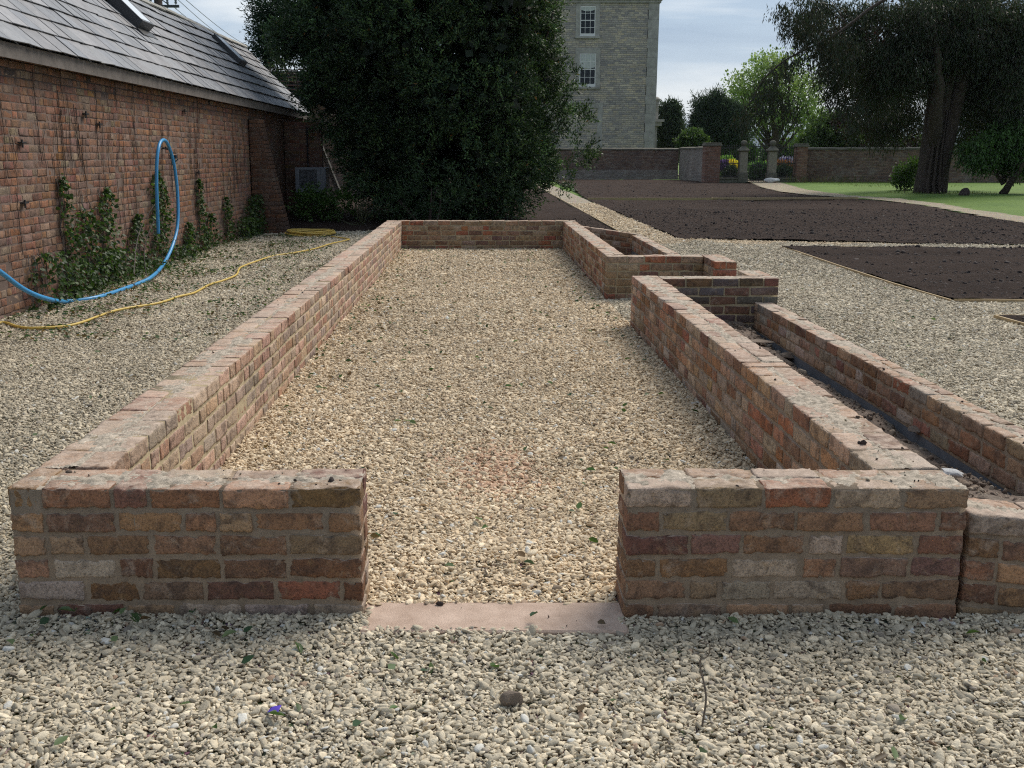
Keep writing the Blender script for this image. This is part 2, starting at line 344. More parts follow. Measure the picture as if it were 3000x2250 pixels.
# ------------------------------------------------------------------ brickwork
def brick_template(nx, ny, nz, e):
    def ax(n, e): return np.concatenate([[-1, -1 + e], np.linspace(-1 + e, 1 - e, n + 1)[1:-1], [1 - e, 1]])
    X, Y, Z = ax(nx, e[0]), ax(ny, e[1]), ax(nz, e[2]); idx = {}; V = []; Q = []
    def vid(p):
        k = tuple(np.round(p, 5))
        if k not in idx: idx[k] = len(V); V.append(p)
        return idx[k]
    for a, A, B, (i, j, k) in ((2, X, Y, (0, 1, 2)), (0, Y, Z, (1, 2, 0)), (1, Z, X, (2, 0, 1))):
        for sgn in (-1, 1):
            for u in range(len(A) - 1):
                for w in range(len(B) - 1):
                    q = []
                    for uu, ww in ((u, w), (u + 1, w), (u + 1, w + 1), (u, w + 1)):
                        p = [0, 0, 0]; p[i] = A[uu]; p[j] = B[ww]; p[k] = sgn; q.append(vid(p))
                    Q.append(q if sgn > 0 else q[::-1])
    return np.array(V, float), np.array(Q)
WARM = np.array((1.08, 1.0, .86))
TH = brick_template(9, 3, 4, (.10, .2, .24)); TM = brick_template(3, 1, 1, (.09, .18, .22)); TL = brick_template(1, 1, 1, (.07, .15, .18))
PAL_NEW = .86 * np.array([(.37, .25, .185), (.29, .19, .14), (.40, .285, .225), (.33, .225, .175), (.26, .175, .14), (.21, .15, .13), (.38, .30, .235), (.32, .17, .12), (.44, .36, .29), (.30, .245, .21), (.36, .25, .17)]) * np.array((1.0, .93, .88))
PAL_LIT = np.array([(.50, .36, .31), (.46, .31, .27), (.42, .34, .30), (.52, .42, .36), (.40, .25, .20), (.47, .35, .27), (.36, .30, .28)])
PAL_LIT = PAL_LIT * WARM * 1.05; PAL_NEW = PAL_NEW * np.array((1.24, 1.08, .92)); PAL_NEW = np.concatenate([PAL_NEW, PAL_NEW[:5] * .72, [(.46, .36, .29), (.48, .37, .28)]])
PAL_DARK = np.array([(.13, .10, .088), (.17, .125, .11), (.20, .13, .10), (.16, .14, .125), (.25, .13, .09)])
PAL_RED = np.array([(.36, .15, .10), (.30, .20, .15), (.38, .28, .21), (.22, .15, .13), (.40, .33, .27), (.33, .24, .18)])
PAL_OLD = np.array([(.29, .145, .09), (.27, .13, .085), (.31, .17, .115), (.24, .13, .095), (.28, .17, .125), (.30, .23, .17), (.23, .15, .125), (.33, .165, .095), (.26, .135, .09)])
PAL_OLD = PAL_OLD * np.array((1.0, .93, .86)); PAL_RED = PAL_RED * WARM * .95
PAL_SIDE = np.concatenate([PAL_NEW * 1.12, PAL_LIT * .92, [(.50, .42, .35), (.42, .20, .14), (.44, .37, .31)]])
def lay(bricks, tmpl, amp, o, d, acr, shear=0.):
    """bricks: (s0,s1,t0,t1,z0,z1,color) in wall coordinates; o origin, d run direction, acr across"""
    T, Q = tmpl; B = np.array([b[:6] for b in bricks]); C = np.array([b[6] for b in bricks])
    n, k = len(B), len(T)
    cen = (B[:, [0, 2, 4]] + B[:, [1, 3, 5]]) / 2; half = (B[:, [1, 3, 5]] - B[:, [0, 2, 4]]) / 2
    rr = rng.uniform(.003, .0075, (n, 1, 1)) * (.6 if tmpl is not TH else 1)
    P = T[None] * half[:, None]
    inner = np.clip(P, -(half[:, None] - rr), half[:, None] - rr); dd = P - inner
    ln = np.linalg.norm(dd, axis=2, keepdims=True); ln[ln == 0] = 1
    P = inner + dd / ln * rr * np.where(np.linalg.norm(dd, axis=2, keepdims=True) > 0, 1, 0)
    ph = rng.uniform(0, 6.28, (n, 1, 6))
    if amp > 0:
        for ax_ in range(3):
            o1, o2 = (ax_ + 1) % 3, (ax_ + 2) % 3
            w = .6 * np.sin(P[..., o1] * 34 + ph[..., ax_]) + .4 * np.sin(P[..., o2] * 75 + P[..., o1] * 31 + ph[..., ax_ + 3]) + .45 * np.sin(P[..., 0] * 118 + P[..., o2] * 60 + ph[..., 1] * 3) + .45 * np.sin(P[..., 0] * 270 + ph[..., 2] * 5) + rng.normal(0, .35, P.shape[:2])
            P[..., ax_] += w * amp * np.sign(T[None, :, ax_]) * (np.abs(T[None, :, ax_]) > .7) * (1 if ax_ != 1 else .6)
        edge = (np.abs(T) > .99).sum(1)[None] >= 2                       # chipped arrises
        chip = edge * (rng.random((n, k)) < .30) * rng.uniform(0, amp * 3.2, (n, k)); P -= np.sign(T)[None] * (np.abs(T)[None] > .99) * chip[..., None]
        P[..., 2] += P[..., 0] * rng.normal(0, .012, (n, 1)) * np.sign(T[None, :, 2])
        ang = rng.normal(0, .009, (n, 1)); c_, s_ = np.cos(ang), np.sin(ang)     # each brick sits a little askew
        px, pz = P[..., 0].copy(), P[..., 2].copy(); P[..., 0] = px * c_ - pz * s_; P[..., 2] = px * s_ + pz * c_
        P[..., 1] += rng.normal(0, .0016, (n, 1))
    P[..., 2] += P[..., 0] * shear
    P = P + cen[:, None]
    P = P.reshape(-1, 3)
    W = np.array(o)[None] + P[:, :1] * np.array(d)[None] + P[:, 1:2] * np.array(acr)[None] + P[:, 2:] * np.array((0, 0, 1.))[None]
    QQ = (Q[None] + (np.arange(n) * k)[:, None, None]).reshape(-1, 4)
    return W, QQ, np.repeat(C, k, axis=0)
PITCHZ = .083
def brick_run(name, parent, p0, p1, th, ztop, ncourse, pal, tmpl=TM, amp=.0016, side=1, one=False, header=.2, joint=.0125, smear=True, pitch=PITCHZ, L=.222, slope=None, mats=None, hgt=.0695, endj=0.0, wobble=0):
    """a run of masonry from p0 to p1; `side` says which way the thickness goes from that line (+1 left of travel)."""
    p0 = np.array((*p0, 0.)); p1 = np.array((*p1, 0.)); ln = np.linalg.norm(p1 - p0); d = (p1 - p0) / ln; a = np.array((-d[1], d[0], 0)) * side
    out = []; hw = (th - joint) / 2
    for c in range(ncourse):
        z1 = ztop - c * pitch; z0 = z1 - hgt; s = endj; first = True
        if slope is None: zz = (z0, z1)
        while s < ln - .03:
            hd = rng.random() < (header if c else header * .35) or (first and c % 2 == 1); first = False
            w = (rng.uniform(.098, .118) if hd else L * rng.uniform(.93, 1.05))
            if rng.random() < .07 and not hd: w *= .75
            e_ = s + w
            if e_ > ln - .07: e_ = ln
            j = joint * rng.uniform(.8, 1.25) if e_ < ln else 0
            dz = 0 if slope is None else slope * (s + e_) / 2
            if c and slope is not None and z0 + dz < -.12: s = e_ + j; continue
            pick = lambda: np.clip(pal[rng.integers(len(pal))] * rng.uniform(.82, 1.18) + rng.normal(0, .008, 3), .02, .9)
            jit = rng.uniform(-.003, .003)
            if one: out.append((s, e_, 0, hw, z0 + dz + jit, z1 + dz + jit, pick()))
            elif hd: out.append((s, e_, 0, th, z0 + dz + jit, z1 + dz + jit, pick()))
            else:
                out.append((s, e_, 0, hw, z0 + dz + jit, z1 + dz + jit, pick())); out.append((s, e_, th - hw, th, z0 + dz + jit, z1 + dz + jit, pick()))
            s = e_ + j
    if slope is not None:
        # top course cut to the slope
        pass
    W, QQ, C = lay(out, tmpl, amp, p0, d, a, slope or 0.)
    # mortar core, a little back from the faces
    r = .0045 if not one else .003; ztm = ztop - .004; zb = ztop - ncourse * pitch - (.05 if ncourse >= 5 else 0)
    ns = max(2, int(ln / (.03 if tmpl is TH else .12))); nt = 3; 
    ss = np.linspace(r if endj == 0 else 0, ln - r, ns)
    zc = lambda s_: ztm + (0 if slope is None else slope * s_)
    V2 = []
    for s_ in ss:
        for tt, z_ in ((r, zb), (r, zc(s_)), (th - r, zc(s_)), (th - r, zb)): V2.append(p0 + d * s_ + a * tt + np.array((0, 0, z_)))
    V2 = np.array(V2); Q2 = []
    for i in range(ns - 1):
        for k in range(3): Q2.append((i * 4 + k, i * 4 + k + 1, (i + 1) * 4 + k + 1, (i + 1) * 4 + k))
    Q2 += [(0, 3, 2, 1), ((ns - 1) * 4, (ns - 1) * 4 + 1, (ns - 1) * 4 + 2, (ns - 1) * 4 + 3)]
    Vs = [W, V2]; Qs = [QQ, np.array(Q2) + len(W)]; Cs = [C, np.full((len(V2), 3), .3)]; mi = [0] * len(QQ) + [1] * len(Q2)
    if smear:   # mortar left lying on the top bed in patches
        step = .008 if tmpl is TH else .02
        n1, n2 = max(3, int(ln / step)), max(4, int(th / (step * .8)))
        u, w = np.meshgrid(np.linspace(.002, ln - .002, n1), np.linspace(.004, th - .004, n2), indexing='ij')
        Pw = p0[None] + u.reshape(-1, 1) * d[None] + w.reshape(-1, 1) * a[None]
        sd_ = rng.uniform(0, 3)
        hgt_ = wob(Pw, 9, sd_) * .5 + wob(Pw, 31, sd_ + 1) * .4 + wob(Pw, 90, sd_ + 2) * .4 + wob(Pw, 210, sd_ + 1.5) * .35
        mid = np.exp(-((w.reshape(-1) - th / 2) / (th * .22)) ** 2)
        edge = np.minimum(w.reshape(-1), th - w.reshape(-1)) / .02
        zz = ztop - .0065 + hgt_ * .0095 + mid * .0065 - np.clip(1 - edge, 0, 1) * .008
        if slope is not None: zz = zz + slope * u.reshape(-1)
        Pw[:, 2] = np.minimum(zz, (ztop + .009) if slope is None else 9)
        G = np.arange(n1 * n2).reshape(n1, n2); Qm = np.stack([G[:-1, :-1], G[1:, :-1], G[1:, 1:], G[:-1, 1:]], -1).reshape(-1, 4)
        if side < 0: Qm = Qm[:, ::-1]
        base = sum(len(x) for x in Vs); Vs.append(Pw); Qs.append(Qm + base); Cs.append(np.full((len(Pw), 3), .4)); mi += [2] * len(Qm)
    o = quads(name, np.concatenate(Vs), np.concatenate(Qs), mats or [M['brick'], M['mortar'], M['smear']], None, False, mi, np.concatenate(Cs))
    if parent is not None: part(o, parent)
    return o
ZT = .46; NC = 6
WX0, WX1, WI0, WI1 = -1.582, 1.64, -1.322, 1.405      # outer and inner faces of the long walls
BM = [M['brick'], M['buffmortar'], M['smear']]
g1 = thing('brick_dwarf_wall', 'long low brick wall round the left side and far end of the pale gravel floor', 'low wall', (WX0, 3.25, 0), 'low brick walls of the unfinished greenhouse')
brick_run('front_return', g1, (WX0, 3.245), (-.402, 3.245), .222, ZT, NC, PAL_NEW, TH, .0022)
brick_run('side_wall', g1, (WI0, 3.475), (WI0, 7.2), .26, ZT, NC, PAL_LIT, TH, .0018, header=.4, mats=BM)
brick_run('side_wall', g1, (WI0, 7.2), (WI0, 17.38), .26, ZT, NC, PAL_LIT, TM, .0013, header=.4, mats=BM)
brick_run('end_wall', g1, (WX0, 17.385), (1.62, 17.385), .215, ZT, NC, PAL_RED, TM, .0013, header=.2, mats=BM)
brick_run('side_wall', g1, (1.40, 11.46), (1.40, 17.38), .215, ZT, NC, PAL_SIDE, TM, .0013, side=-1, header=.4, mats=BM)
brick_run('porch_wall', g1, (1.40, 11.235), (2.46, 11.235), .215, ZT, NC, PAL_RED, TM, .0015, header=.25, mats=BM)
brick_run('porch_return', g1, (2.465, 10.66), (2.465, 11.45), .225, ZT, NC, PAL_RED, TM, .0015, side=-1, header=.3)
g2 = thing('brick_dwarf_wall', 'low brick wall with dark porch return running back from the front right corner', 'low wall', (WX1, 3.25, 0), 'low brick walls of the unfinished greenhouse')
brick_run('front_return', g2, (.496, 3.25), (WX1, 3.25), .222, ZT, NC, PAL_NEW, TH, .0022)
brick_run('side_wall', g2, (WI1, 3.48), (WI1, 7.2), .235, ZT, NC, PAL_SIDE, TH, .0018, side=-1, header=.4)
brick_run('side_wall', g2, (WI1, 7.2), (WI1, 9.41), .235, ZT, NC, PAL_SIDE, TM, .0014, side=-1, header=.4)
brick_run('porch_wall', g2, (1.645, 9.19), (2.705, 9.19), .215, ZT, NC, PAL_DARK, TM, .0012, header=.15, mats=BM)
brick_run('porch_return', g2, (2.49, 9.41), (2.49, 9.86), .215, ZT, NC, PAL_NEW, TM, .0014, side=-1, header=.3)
# cold frame walls
g3 = thing('cold_frame_wall', 'lower brick planter wall enclosing the soil trench nearest the camera', 'low wall', (2.69, 3.25, 0), 'lower brick planter walls')
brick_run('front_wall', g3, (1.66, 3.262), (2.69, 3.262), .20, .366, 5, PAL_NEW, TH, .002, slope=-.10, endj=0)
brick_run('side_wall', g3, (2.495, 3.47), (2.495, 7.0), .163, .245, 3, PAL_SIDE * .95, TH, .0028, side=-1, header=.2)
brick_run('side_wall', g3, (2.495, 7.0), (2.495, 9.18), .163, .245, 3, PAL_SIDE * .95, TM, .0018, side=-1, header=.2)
part(MB().box(2.501, 2.65, 3.47, 9.185, -.5, -.004).build('render_footing', M['render']), g3)
part(MB().box(1.645, 2.48, 9.197, 9.38, -.5, -.03).build('render_footing', M['render']), g3)
g4 = thing('cold_frame_wall', 'lower brick planter wall beyond the porch with black plastic inside', 'low wall', (2.7, 17, 0), 'lower brick planter walls')
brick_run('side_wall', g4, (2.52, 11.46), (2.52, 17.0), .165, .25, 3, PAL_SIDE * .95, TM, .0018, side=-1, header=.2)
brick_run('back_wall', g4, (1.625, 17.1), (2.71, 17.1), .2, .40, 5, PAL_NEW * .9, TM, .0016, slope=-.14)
part(MB().box(2.527, 2.675, 11.46, 17.05, -.4, -.002).build('render_footing', M['render']), g4)

# ------------------------------------------------------------------ ground, beds, paths
def grid(name, x0, x1, y0, y1, step, zf, m, keep=None, smooth=True):
    nx, ny = max(2, int((x1 - x0) / step) + 1), max(2, int((y1 - y0) / step) + 1)
    X, Y = np.meshgrid(np.linspace(x0, x1, nx), np.linspace(y0, y1, ny), indexing='ij'); P = np.stack([X.ravel(), Y.ravel(), np.zeros(X.size)], 1)
    P[:, 2] = zf(P); G = np.arange(nx * ny).reshape(nx, ny); Q = np.stack([G[:-1, :-1], G[1:, :-1], G[1:, 1:], G[:-1, 1:]], -1).reshape(-1, 4)
    if keep is not None:
        c = P[Q].mean(1); Q = Q[keep(c[:, 0], c[:, 1])]
    return quads(name, P, Q, m, None, smooth)
def gz(P):
    """height of the loose gravel"""
    P = np.asarray(P, float); p = P.copy(); p[:, 2] = 0
    z = wob(p, 1.6, .3) * .008 + wob(p, 6, 1.3) * .005
    z = z + .035 * np.exp(-((P[:, 0] - .05) / .38) ** 2 - ((P[:, 1] - 3.72) / .22) ** 2)
    z = z - .012 * np.exp(-((P[:, 1] - 2.9) / .3) ** 2)
    z = z + .02 * np.exp(-np.abs(P[:, 1] - 3.2) / .05) * (P[:, 1] < 3.25)
    return z
def in_poly(x, y, poly):
    inside = np.zeros(len(x), bool); n = len(poly); j = n - 1
    for i in range(n):
        xi, yi = poly[i]; xj, yj = poly[j]
        cnd = ((yi > y) != (yj > y)) & (x < (xj - xi) * (y - yi) / (yj - yi + 1e-12) + xi); inside ^= cnd; j = i
    return inside
BIGBED = [(3.78, 19.35), (5.3, 18.95), (9.5, 18.0), (14.5, 17.1), (11.9, 20), (12.4, 23.5), (12.9, 27), (13.75, 32), (13.9, 36.2), (3.78, 36.2)]
FARBED = [(3.78, 36.6), (13.7, 36.6), (12.9, 40), (12.9, 45), (13.6, 50), (15.2, 58), (13.2, 59), (12.6, 66), (4.6, 66), (4.3, 46)]
MIDBED = [(5.1, 10.95), (16, 10.6), (16, 17.2), (5.2, 17.6)]
NEARBED = [(5.0, 9.8), (12, 9.8), (12, 2), (5.0, 2)]
BUSHBED = [(-1.6, 17.62), (1.65, 17.62), (2.72, 17.32), (2.87, 17.5), (2.87, 60), (-9, 60), (-9, 21.45), (-1.7, 21.45)]
CURVE = [(15.3, 58.6), (13.6, 50), (12.9, 45), (12.9, 40), (13.9, 37), (13.8, 32), (12.95, 27), (12.4, 23.5), (11.9, 20), (11.5, 17), (13.6, 17), (13.7, 22), (13.9, 26), (14.0, 29), (14.8, 33), (15.0, 37.3), (14.3, 40), (14.7, 46.6), (15.7, 52), (17.0, 58.6)]
RECTS = [(WX0, -.402, 3.24, 3.475), (WX0, WI0, 3.2, 17.6), (WX0, 1.63, 17.38, 17.6), (1.395, 1.62, 11.2, 17.6), (1.4, 2.7, 11.23, 11.46), (2.46, 2.7, 10.65, 11.5), (.49, WX1, 3.24, 3.48), (WI1, WX1, 3.2, 9.41),
         (1.6, 2.71, 9.18, 9.41), (2.48, 2.71, 9.4, 9.86), (1.63, 2.665, 3.25, 9.3), (1.6, 2.695, 11.4, 17.35)]
def gravel_ok(x, y):
    k = (x > -4.62) | (y < 0)
    for a, b, c, d in RECTS: k &= ~((x > a) & (x < b) & (y > c) & (y < d))
    for p in (BIGBED, MIDBED, NEARBED, BUSHBED): k &= ~in_poly(x, y, p)
    k &= ~((x > -.38) & (x < .47) & (y > 3.145) & (y < 3.33))
    return k
trench = lambda x, y: ((x > 1.64) & (x < 2.6) & (y > 3.35) & (y < 9.3)) | ((x > 1.6) & (x < 2.6) & (y > 11.35) & (y < 17.2))
# big plane, then sheets above it
struct(grid('ground', -600, 900, -40, 1600, 60, lambda P: np.full(len(P), -.55), M['grass']))
hole = lambda x, y: ~trench(x, y)
struct(grid('gravel_bed', -4.7, 15.5, -4, 21.5, .1, lambda P: -.014 + gz(P) * .9, M['gsheet'], lambda x, y: hole(x, y) & ~in_poly(x, y, BIGBED) & ~in_poly(x, y, MIDBED) & ~in_poly(x, y, NEARBED)))
struct(grid('garden_path', 2.86, 3.80, 17.3, 66, .2, lambda P: gz(P) * .4 - .004, M['gpath']))
struct(grid('garden_path', 11, 17.5, 17, 58.6, .2, lambda P: gz(P) * .4 + .03, M['gpath'], lambda x, y: in_poly(x, y, CURVE)))
struct(grid('lawn', 2.8, 80, 17, 66, .5, lambda P: wob(P, .3) * .03 - .075 + np.clip((P[:, 0] - 14.5) / 3, 0, 1) * .10, M['grass'], lambda x, y: (x > 14.5) | (y > 30)))
struct(grid('lawn', 15.4, 80, -4, 17, 1, lambda P: P[:, 0] * 0 - .05, M['grass']))
soilz = lambda P: wob(P, .8, .2) * .022 + wob(P, 4, .7) * .012 + wob(P, 14, 1.9) * .006 + wob(P, 37, .4) * .003 + .012
for pl, (a, b, c, d), st_ in ((BIGBED, (3.7, 14.6, 17, 36.3), .07), (FARBED, (3.7, 15.4, 36.5, 66.1), .14), (MIDBED, (5.0, 13.5, 10.5, 17.7), .06), (NEARBED, (4.9, 9, 6, 9.9), .06)):
    struct(grid('soil_bed', a, b, c, d, st_, (lambda P: soilz(P) + .009 * np.sin(P[:, 1] * 5.2 + P[:, 0] * .25 + wob(P, 1.5)) + .012) if pl is MIDBED else (lambda P: soilz(P)), M['soil'], (lambda pl: lambda x, y: in_poly(x, y, pl))(pl)))
struct(grid('soil_bed', -9, 2.9, 17.5, 60, .12, lambda P: soilz(P) - .02 + .25 * np.clip(1.6 - P[:, 0], 0, 1) * np.clip((P[:, 1] - 21.8) / 4, 0, 1), M['soil'], lambda x, y: in_poly(x, y, BUSHBED)))
struct(grid('trench_soil', 1.6, 2.5, 3.44, 9.25, .02, lambda P: -.015 + wob(P, 3, .4) * .035 + wob(P, 12, 1.4) * .022 + wob(P, 40, 1) * .01 + .05 * np.clip((P[:, 1] - 8) / 1.2, 0, 1) + .20 * np.clip((5.0 - P[:, 1]) / 1.3, 0, 1) - .055 * np.clip((P[:, 0] - 2.38) / .11, 0, 1), M['earth']))
struct(grid('trench_soil', 1.6, 2.53, 11.4, 17.15, .05, lambda P: -.12 + wob(P, 3, .4) * .03 + wob(P, 14, 1.4) * .02, M['earth']))
struct(grid('far_garden', -8, 60, 60, 130, 2, lambda P: P[:, 0] * 0 - .04, M['grass'], lambda x, y: y > 67))
struct(grid('far_garden', 13.3, 60, 59.2, 67.9, .8, lambda P: P[:, 0] * 0 + .03, M['grass']))
struct(grid('path', 15.1, 16.9, 58.7, 84, .5, lambda P: P[:, 0] * 0 + .06, M['gpath']))
# timber edging boards
def board(pts, h=.05, w=.022, z0=-.05):
    r = MB()
    for (a, b) in zip(pts, pts[1:]):
        a, b = Vector((*a, 0)), Vector((*b, 0)); d = (b - a).normalized(); q = Vector((-d.y, d.x, 0)) * w / 2
        V = [a - q, b - q, b + q, a + q]
        r.add([(v.x, v.y, z) for z in (z0, h) for v in V], [(3, 2, 1, 0), (4, 5, 6, 7), (0, 1, 5, 4), (1, 2, 6, 5), (2, 3, 7, 6), (3, 0, 4, 7)])
    return r
GE = 'timber edging boards of the soil beds'
tag(board([(2.875, 17.45), (2.873, 21), (2.88, 31), (2.88, 46)], .022).build('edging_board', M['timber']), 'long timber edging board between dark soil and the narrow gravel path', 'edging', GE)
tag(board([(5.1, 10.95), (5.06, 12.4), (5.1, 14.4), (5.2, 17.6), (6.6, 17.5)], .024).build('edging_board', M['timber']), 'timber edging down the left side of the middle soil bed', 'edging', GE)
tag(board([(5.12, 10.93), (6.3, 10.85), (9.5, 10.72)], .036).build('edging_board', M['timber']), 'timber edging along the near side of the middle soil bed', 'edging', GE)
tag(board([(8.5, 9.72), (5.0, 9.80), (5.03, 9.3), (5.08, 7)], .036).build('edging_board', M['timber']), 'timber edging round the corner of the soil bed cut by the photo edge', 'edging', GE)
tag(board([(3.8, 36.45), (8.2, 36.5), (8.25, 36.7), (13.6, 37.2)], .075, .05).build('edging_board', M['timber']), 'pale edging strip running across the far soil beds', 'edging', GE)
# threshold stone
o = MB().box(-.402, .496, 3.12, 3.345, -.05, .008, 0, .006).build('threshold_slab', M['slab']); tag(o, 'flat pink stone slab set in the gravel between the two front walls', 'stone slab')

# ------------------------------------------------------------------ loose gravel (real pebbles)
def lump(name, m, seed, flat=.55, el=1.35, sub=2, rough=.16):
    import bmesh
    bm = bmesh.new(); bmesh.ops.create_icosphere(bm, subdivisions=sub, radius=.5); r_ = random.Random(seed)
    dirs = [(Vector((r_.gauss(0, 1), r_.gauss(0, 1), r_.gauss(0, 1))).normalized(), r_.uniform(.28, .46)) for _ in range(10)]
    for v in bm.verts:
        p = v.co.copy()
        for dv, lim in dirs:
            k = p.dot(dv)
            if k > lim: p -= dv * (k - lim) * .9
        p *= 1 + rough * .5 * math.sin(p.x * 7 + seed) * math.cos(p.y * 8 + seed * 2)
        v.co = Vector((p.x * el, p.y, p.z * flat))
    me = bpy.data.meshes.new(name); bm.to_mesh(me); bm.free(); me.polygons.foreach_set('use_smooth', np.ones(len(me.polygons), bool)); me.materials.append(m)
    return bpy.data.objects.new(name, me)
def scatter(name, protos, P, rot, scl, col, idx, label=None, cat=None):
    pc = bpy.data.collections.new(name + '_source')
    for q in protos: pc.objects.link(q)
    me = bpy.data.meshes.new(name); me.vertices.add(len(P)); me.vertices.foreach_set('co', np.asarray(P, np.float32).ravel())
    for nm, typ, key, arr in (('rot', 'FLOAT_VECTOR', 'vector', rot), ('scl', 'FLOAT_VECTOR', 'vector', scl)):
        me.attributes.new(nm, typ, 'POINT').data.foreach_set(key, np.asarray(arr, np.float32).ravel())
    c4 = np.ones((len(P), 4), np.float32); c4[:, :3] = col; me.attributes.new('pcol', 'FLOAT_COLOR', 'POINT').data.foreach_set('color', c4.ravel())
    me.attributes.new('idx', 'INT', 'POINT').data.foreach_set('value', np.asarray(idx, np.int32))
    ob = link(name, me, protos[0].data.materials[0])
    ng = bpy.data.node_groups.new(name, 'GeometryNodeTree')
    ng.interface.new_socket('Geometry', in_out='INPUT', socket_type='NodeSocketGeometry'); ng.interface.new_socket('Geometry', in_out='OUTPUT', socket_type='NodeSocketGeometry')
    gi = ng.nodes.new('NodeGroupInput'); go = ng.nodes.new('NodeGroupOutput'); ip = ng.nodes.new('GeometryNodeInstanceOnPoints'); ci = ng.nodes.new('GeometryNodeCollectionInfo')
    ci.inputs['Collection'].default_value = pc; ci.inputs['Separate Children'].default_value = True; ci.inputs['Reset Children'].default_value = True
    def na(nm, typ):
        q = ng.nodes.new('GeometryNodeInputNamedAttribute'); q.data_type = typ; q.inputs['Name'].default_value = nm
        return [x for x in q.outputs if x.enabled and x.name == 'Attribute'][0]
    L = ng.links.new; L(gi.outputs[0], ip.inputs['Points']); L(ci.outputs[0], ip.inputs['Instance']); ip.inputs['Pick Instance'].default_value = True
    L(na('idx', 'INT'), ip.inputs['Instance Index']); L(na('rot', 'FLOAT_VECTOR'), ip.inputs['Rotation']); L(na('scl', 'FLOAT_VECTOR'), ip.inputs['Scale']); L(ip.outputs[0], go.inputs[0])
    md = ob.modifiers.new('scatter', 'NODES'); md.node_group = ng
    struct(ob, 'stuff')
    if label: ob['label'] = label; ob['category'] = cat
    return ob
def view_mask(x, y, mg=1.2):
    u = (x / np.maximum(y, .5)) ; return (u > -.56 - mg / np.maximum(y, 1) * .5) & (u < .62 + mg / np.maximum(y, 1) * .5)
def sprinkle(x0, x1, y0, y1, dens):
    n = int((x1 - x0) * (y1 - y0) * dens); return np.stack([rng.uniform(x0, x1, n), rng.uniform(y0, y1, n), np.zeros(n)], 1)
bands = [(1.7, 5, 15500, 1.0), (5, 8.5, 11000, 1.06), (8.5, 13, 5600, 1.25), (13, 19.5, 2600, 1.5), (19.5, 34, 1000, 2.0)]
PP, SS = [], []
for y0, y1, dn, k in bands:
    P = sprinkle(-4.62, 6.5 if y0 < 12 else 13, y0, y1, dn); x, y = P[:, 0], P[:, 1]
    kp = view_mask(x, y) & gravel_ok(x, y)
    if y0 > 19: kp &= (((x > 2.9) & (x < 3.77)) | (y < 21.4) & (x < -1.6))
    P = P[kp]; P[:, 2] = gz(P) + rng.uniform(-.009, .006, len(P)); PP.append(P); SS.append(np.full(len(P), k))
P = np.concatenate(PP); sk = np.concatenate(SS); n = len(P)
size = np.exp(rng.normal(math.log(.0124), .40, n)).clip(.005, .034) * sk
scl = np.stack([size * rng.uniform(.9, 1.25, n), size * rng.uniform(.8, 1.15, n), size * rng.uniform(.6, 1.15, n)], 1)
rot = np.stack([rng.normal(0, .42, n), rng.normal(0, .42, n), rng.uniform(0, 6.28, n)], 1)
warm = ((P[:, 0] > WI0) & (P[:, 0] < WI1) & (P[:, 1] > 3.3) & (P[:, 1] < 17.5)) | ((P[:, 0] > 2.8) & (P[:, 1] > 18.5 + wob(P, 2) * .8))  # inner floor pebbles get a yellower set that holds sunlight in its colour
tone = rng.uniform(0, 1, n)[:, None]
cw = np.array([(.71, .61, .485), (.62, .515, .395), (.78, .695, .58), (.54, .45, .35)]); cc = np.array([(.57, .51, .40), (.50, .46, .37), (.66, .60, .48), (.42, .385, .31)])
pick = rng.integers(0, 4, n); base = np.where(warm[:, None], cw[pick] * np.array((1.03, .965, .835)), cc[pick] * np.array((1.06, 1.01, .945))) * (.72 + .50 * tone)
base *= (1 + .10 * wob(P, 1.3, .6) + .07 * wob(P, 4.5, 1.6))[:, None]
rx_, ry_ = atZ(1065, 1015); rd = np.exp(-((P[:, 0] - rx_) / .20) ** 2 - ((P[:, 1] - ry_) / .38) ** 2); rk = rng.random(n) < rd * .75; base[rk] = base[rk] * .55 + np.array((.30, .155, .10))   # brick dust trodden in
odd = rng.random(n); base[odd < .03] *= np.array((.55, .55, .6)); base[(odd > .03) & (odd < .036)] = (.42, .30, .21); base[(odd > .045) & (odd < .07)] = (.66, .64, .58)
protos = [lump('pebble', M['pebble'], i, (.42, .6, .75, .5)[i % 4], (1.25, 1.5, 1.1, 1.7)[(i // 2) % 4]) for i in range(12)]
scatter('gravel', protos, P, rot, scl, base, rng.integers(0, 12, n), 'loose pale limestone gravel spread over the site', 'gravel')
# clods on the soil beds
P = np.concatenate([sprinkle(3.7, 14.5, 17, 30, 300), sprinkle(3.7, 14.5, 30, 60, 60), sprinkle(5, 13, 10.7, 17.6, 700), sprinkle(5, 8, 7, 9.8, 200), sprinkle(-1.6, 2.87, 17.7, 26, 90)]); x, y = P[:, 0], P[:, 1]
kp = in_poly(x, y, BIGBED) | in_poly(x, y, FARBED) | in_poly(x, y, MIDBED) | in_poly(x, y, NEARBED) | in_poly(x, y, BUSHBED); P = P[kp]; P[:, 2] = soilz(P) - .001; n = len(P)
size = np.exp(rng.normal(math.log(.012), .65, n)).clip(.004, .10); cl = np.array([(.048, .036, .033), (.066, .050, .045), (.036, .028, .027)])[rng.integers(0, 3, n)]; od = rng.random(n); cl[od < .05] = (.30, .26, .22)
size[od < .05] *= .6
P2 = sprinkle(1.66, 2.48, 3.5, 9.2, 550); P2[:, 2] = -.012 + wob(P2, 3, .4) * .035 + wob(P2, 12, 1.4) * .022 + .05 * np.clip((P2[:, 1] - 8) / 1.2, 0, 1) + .20 * np.clip((5.0 - P2[:, 1]) / 1.3, 0, 1) - .055 * np.clip((P2[:, 0] - 2.38) / .11, 0, 1)
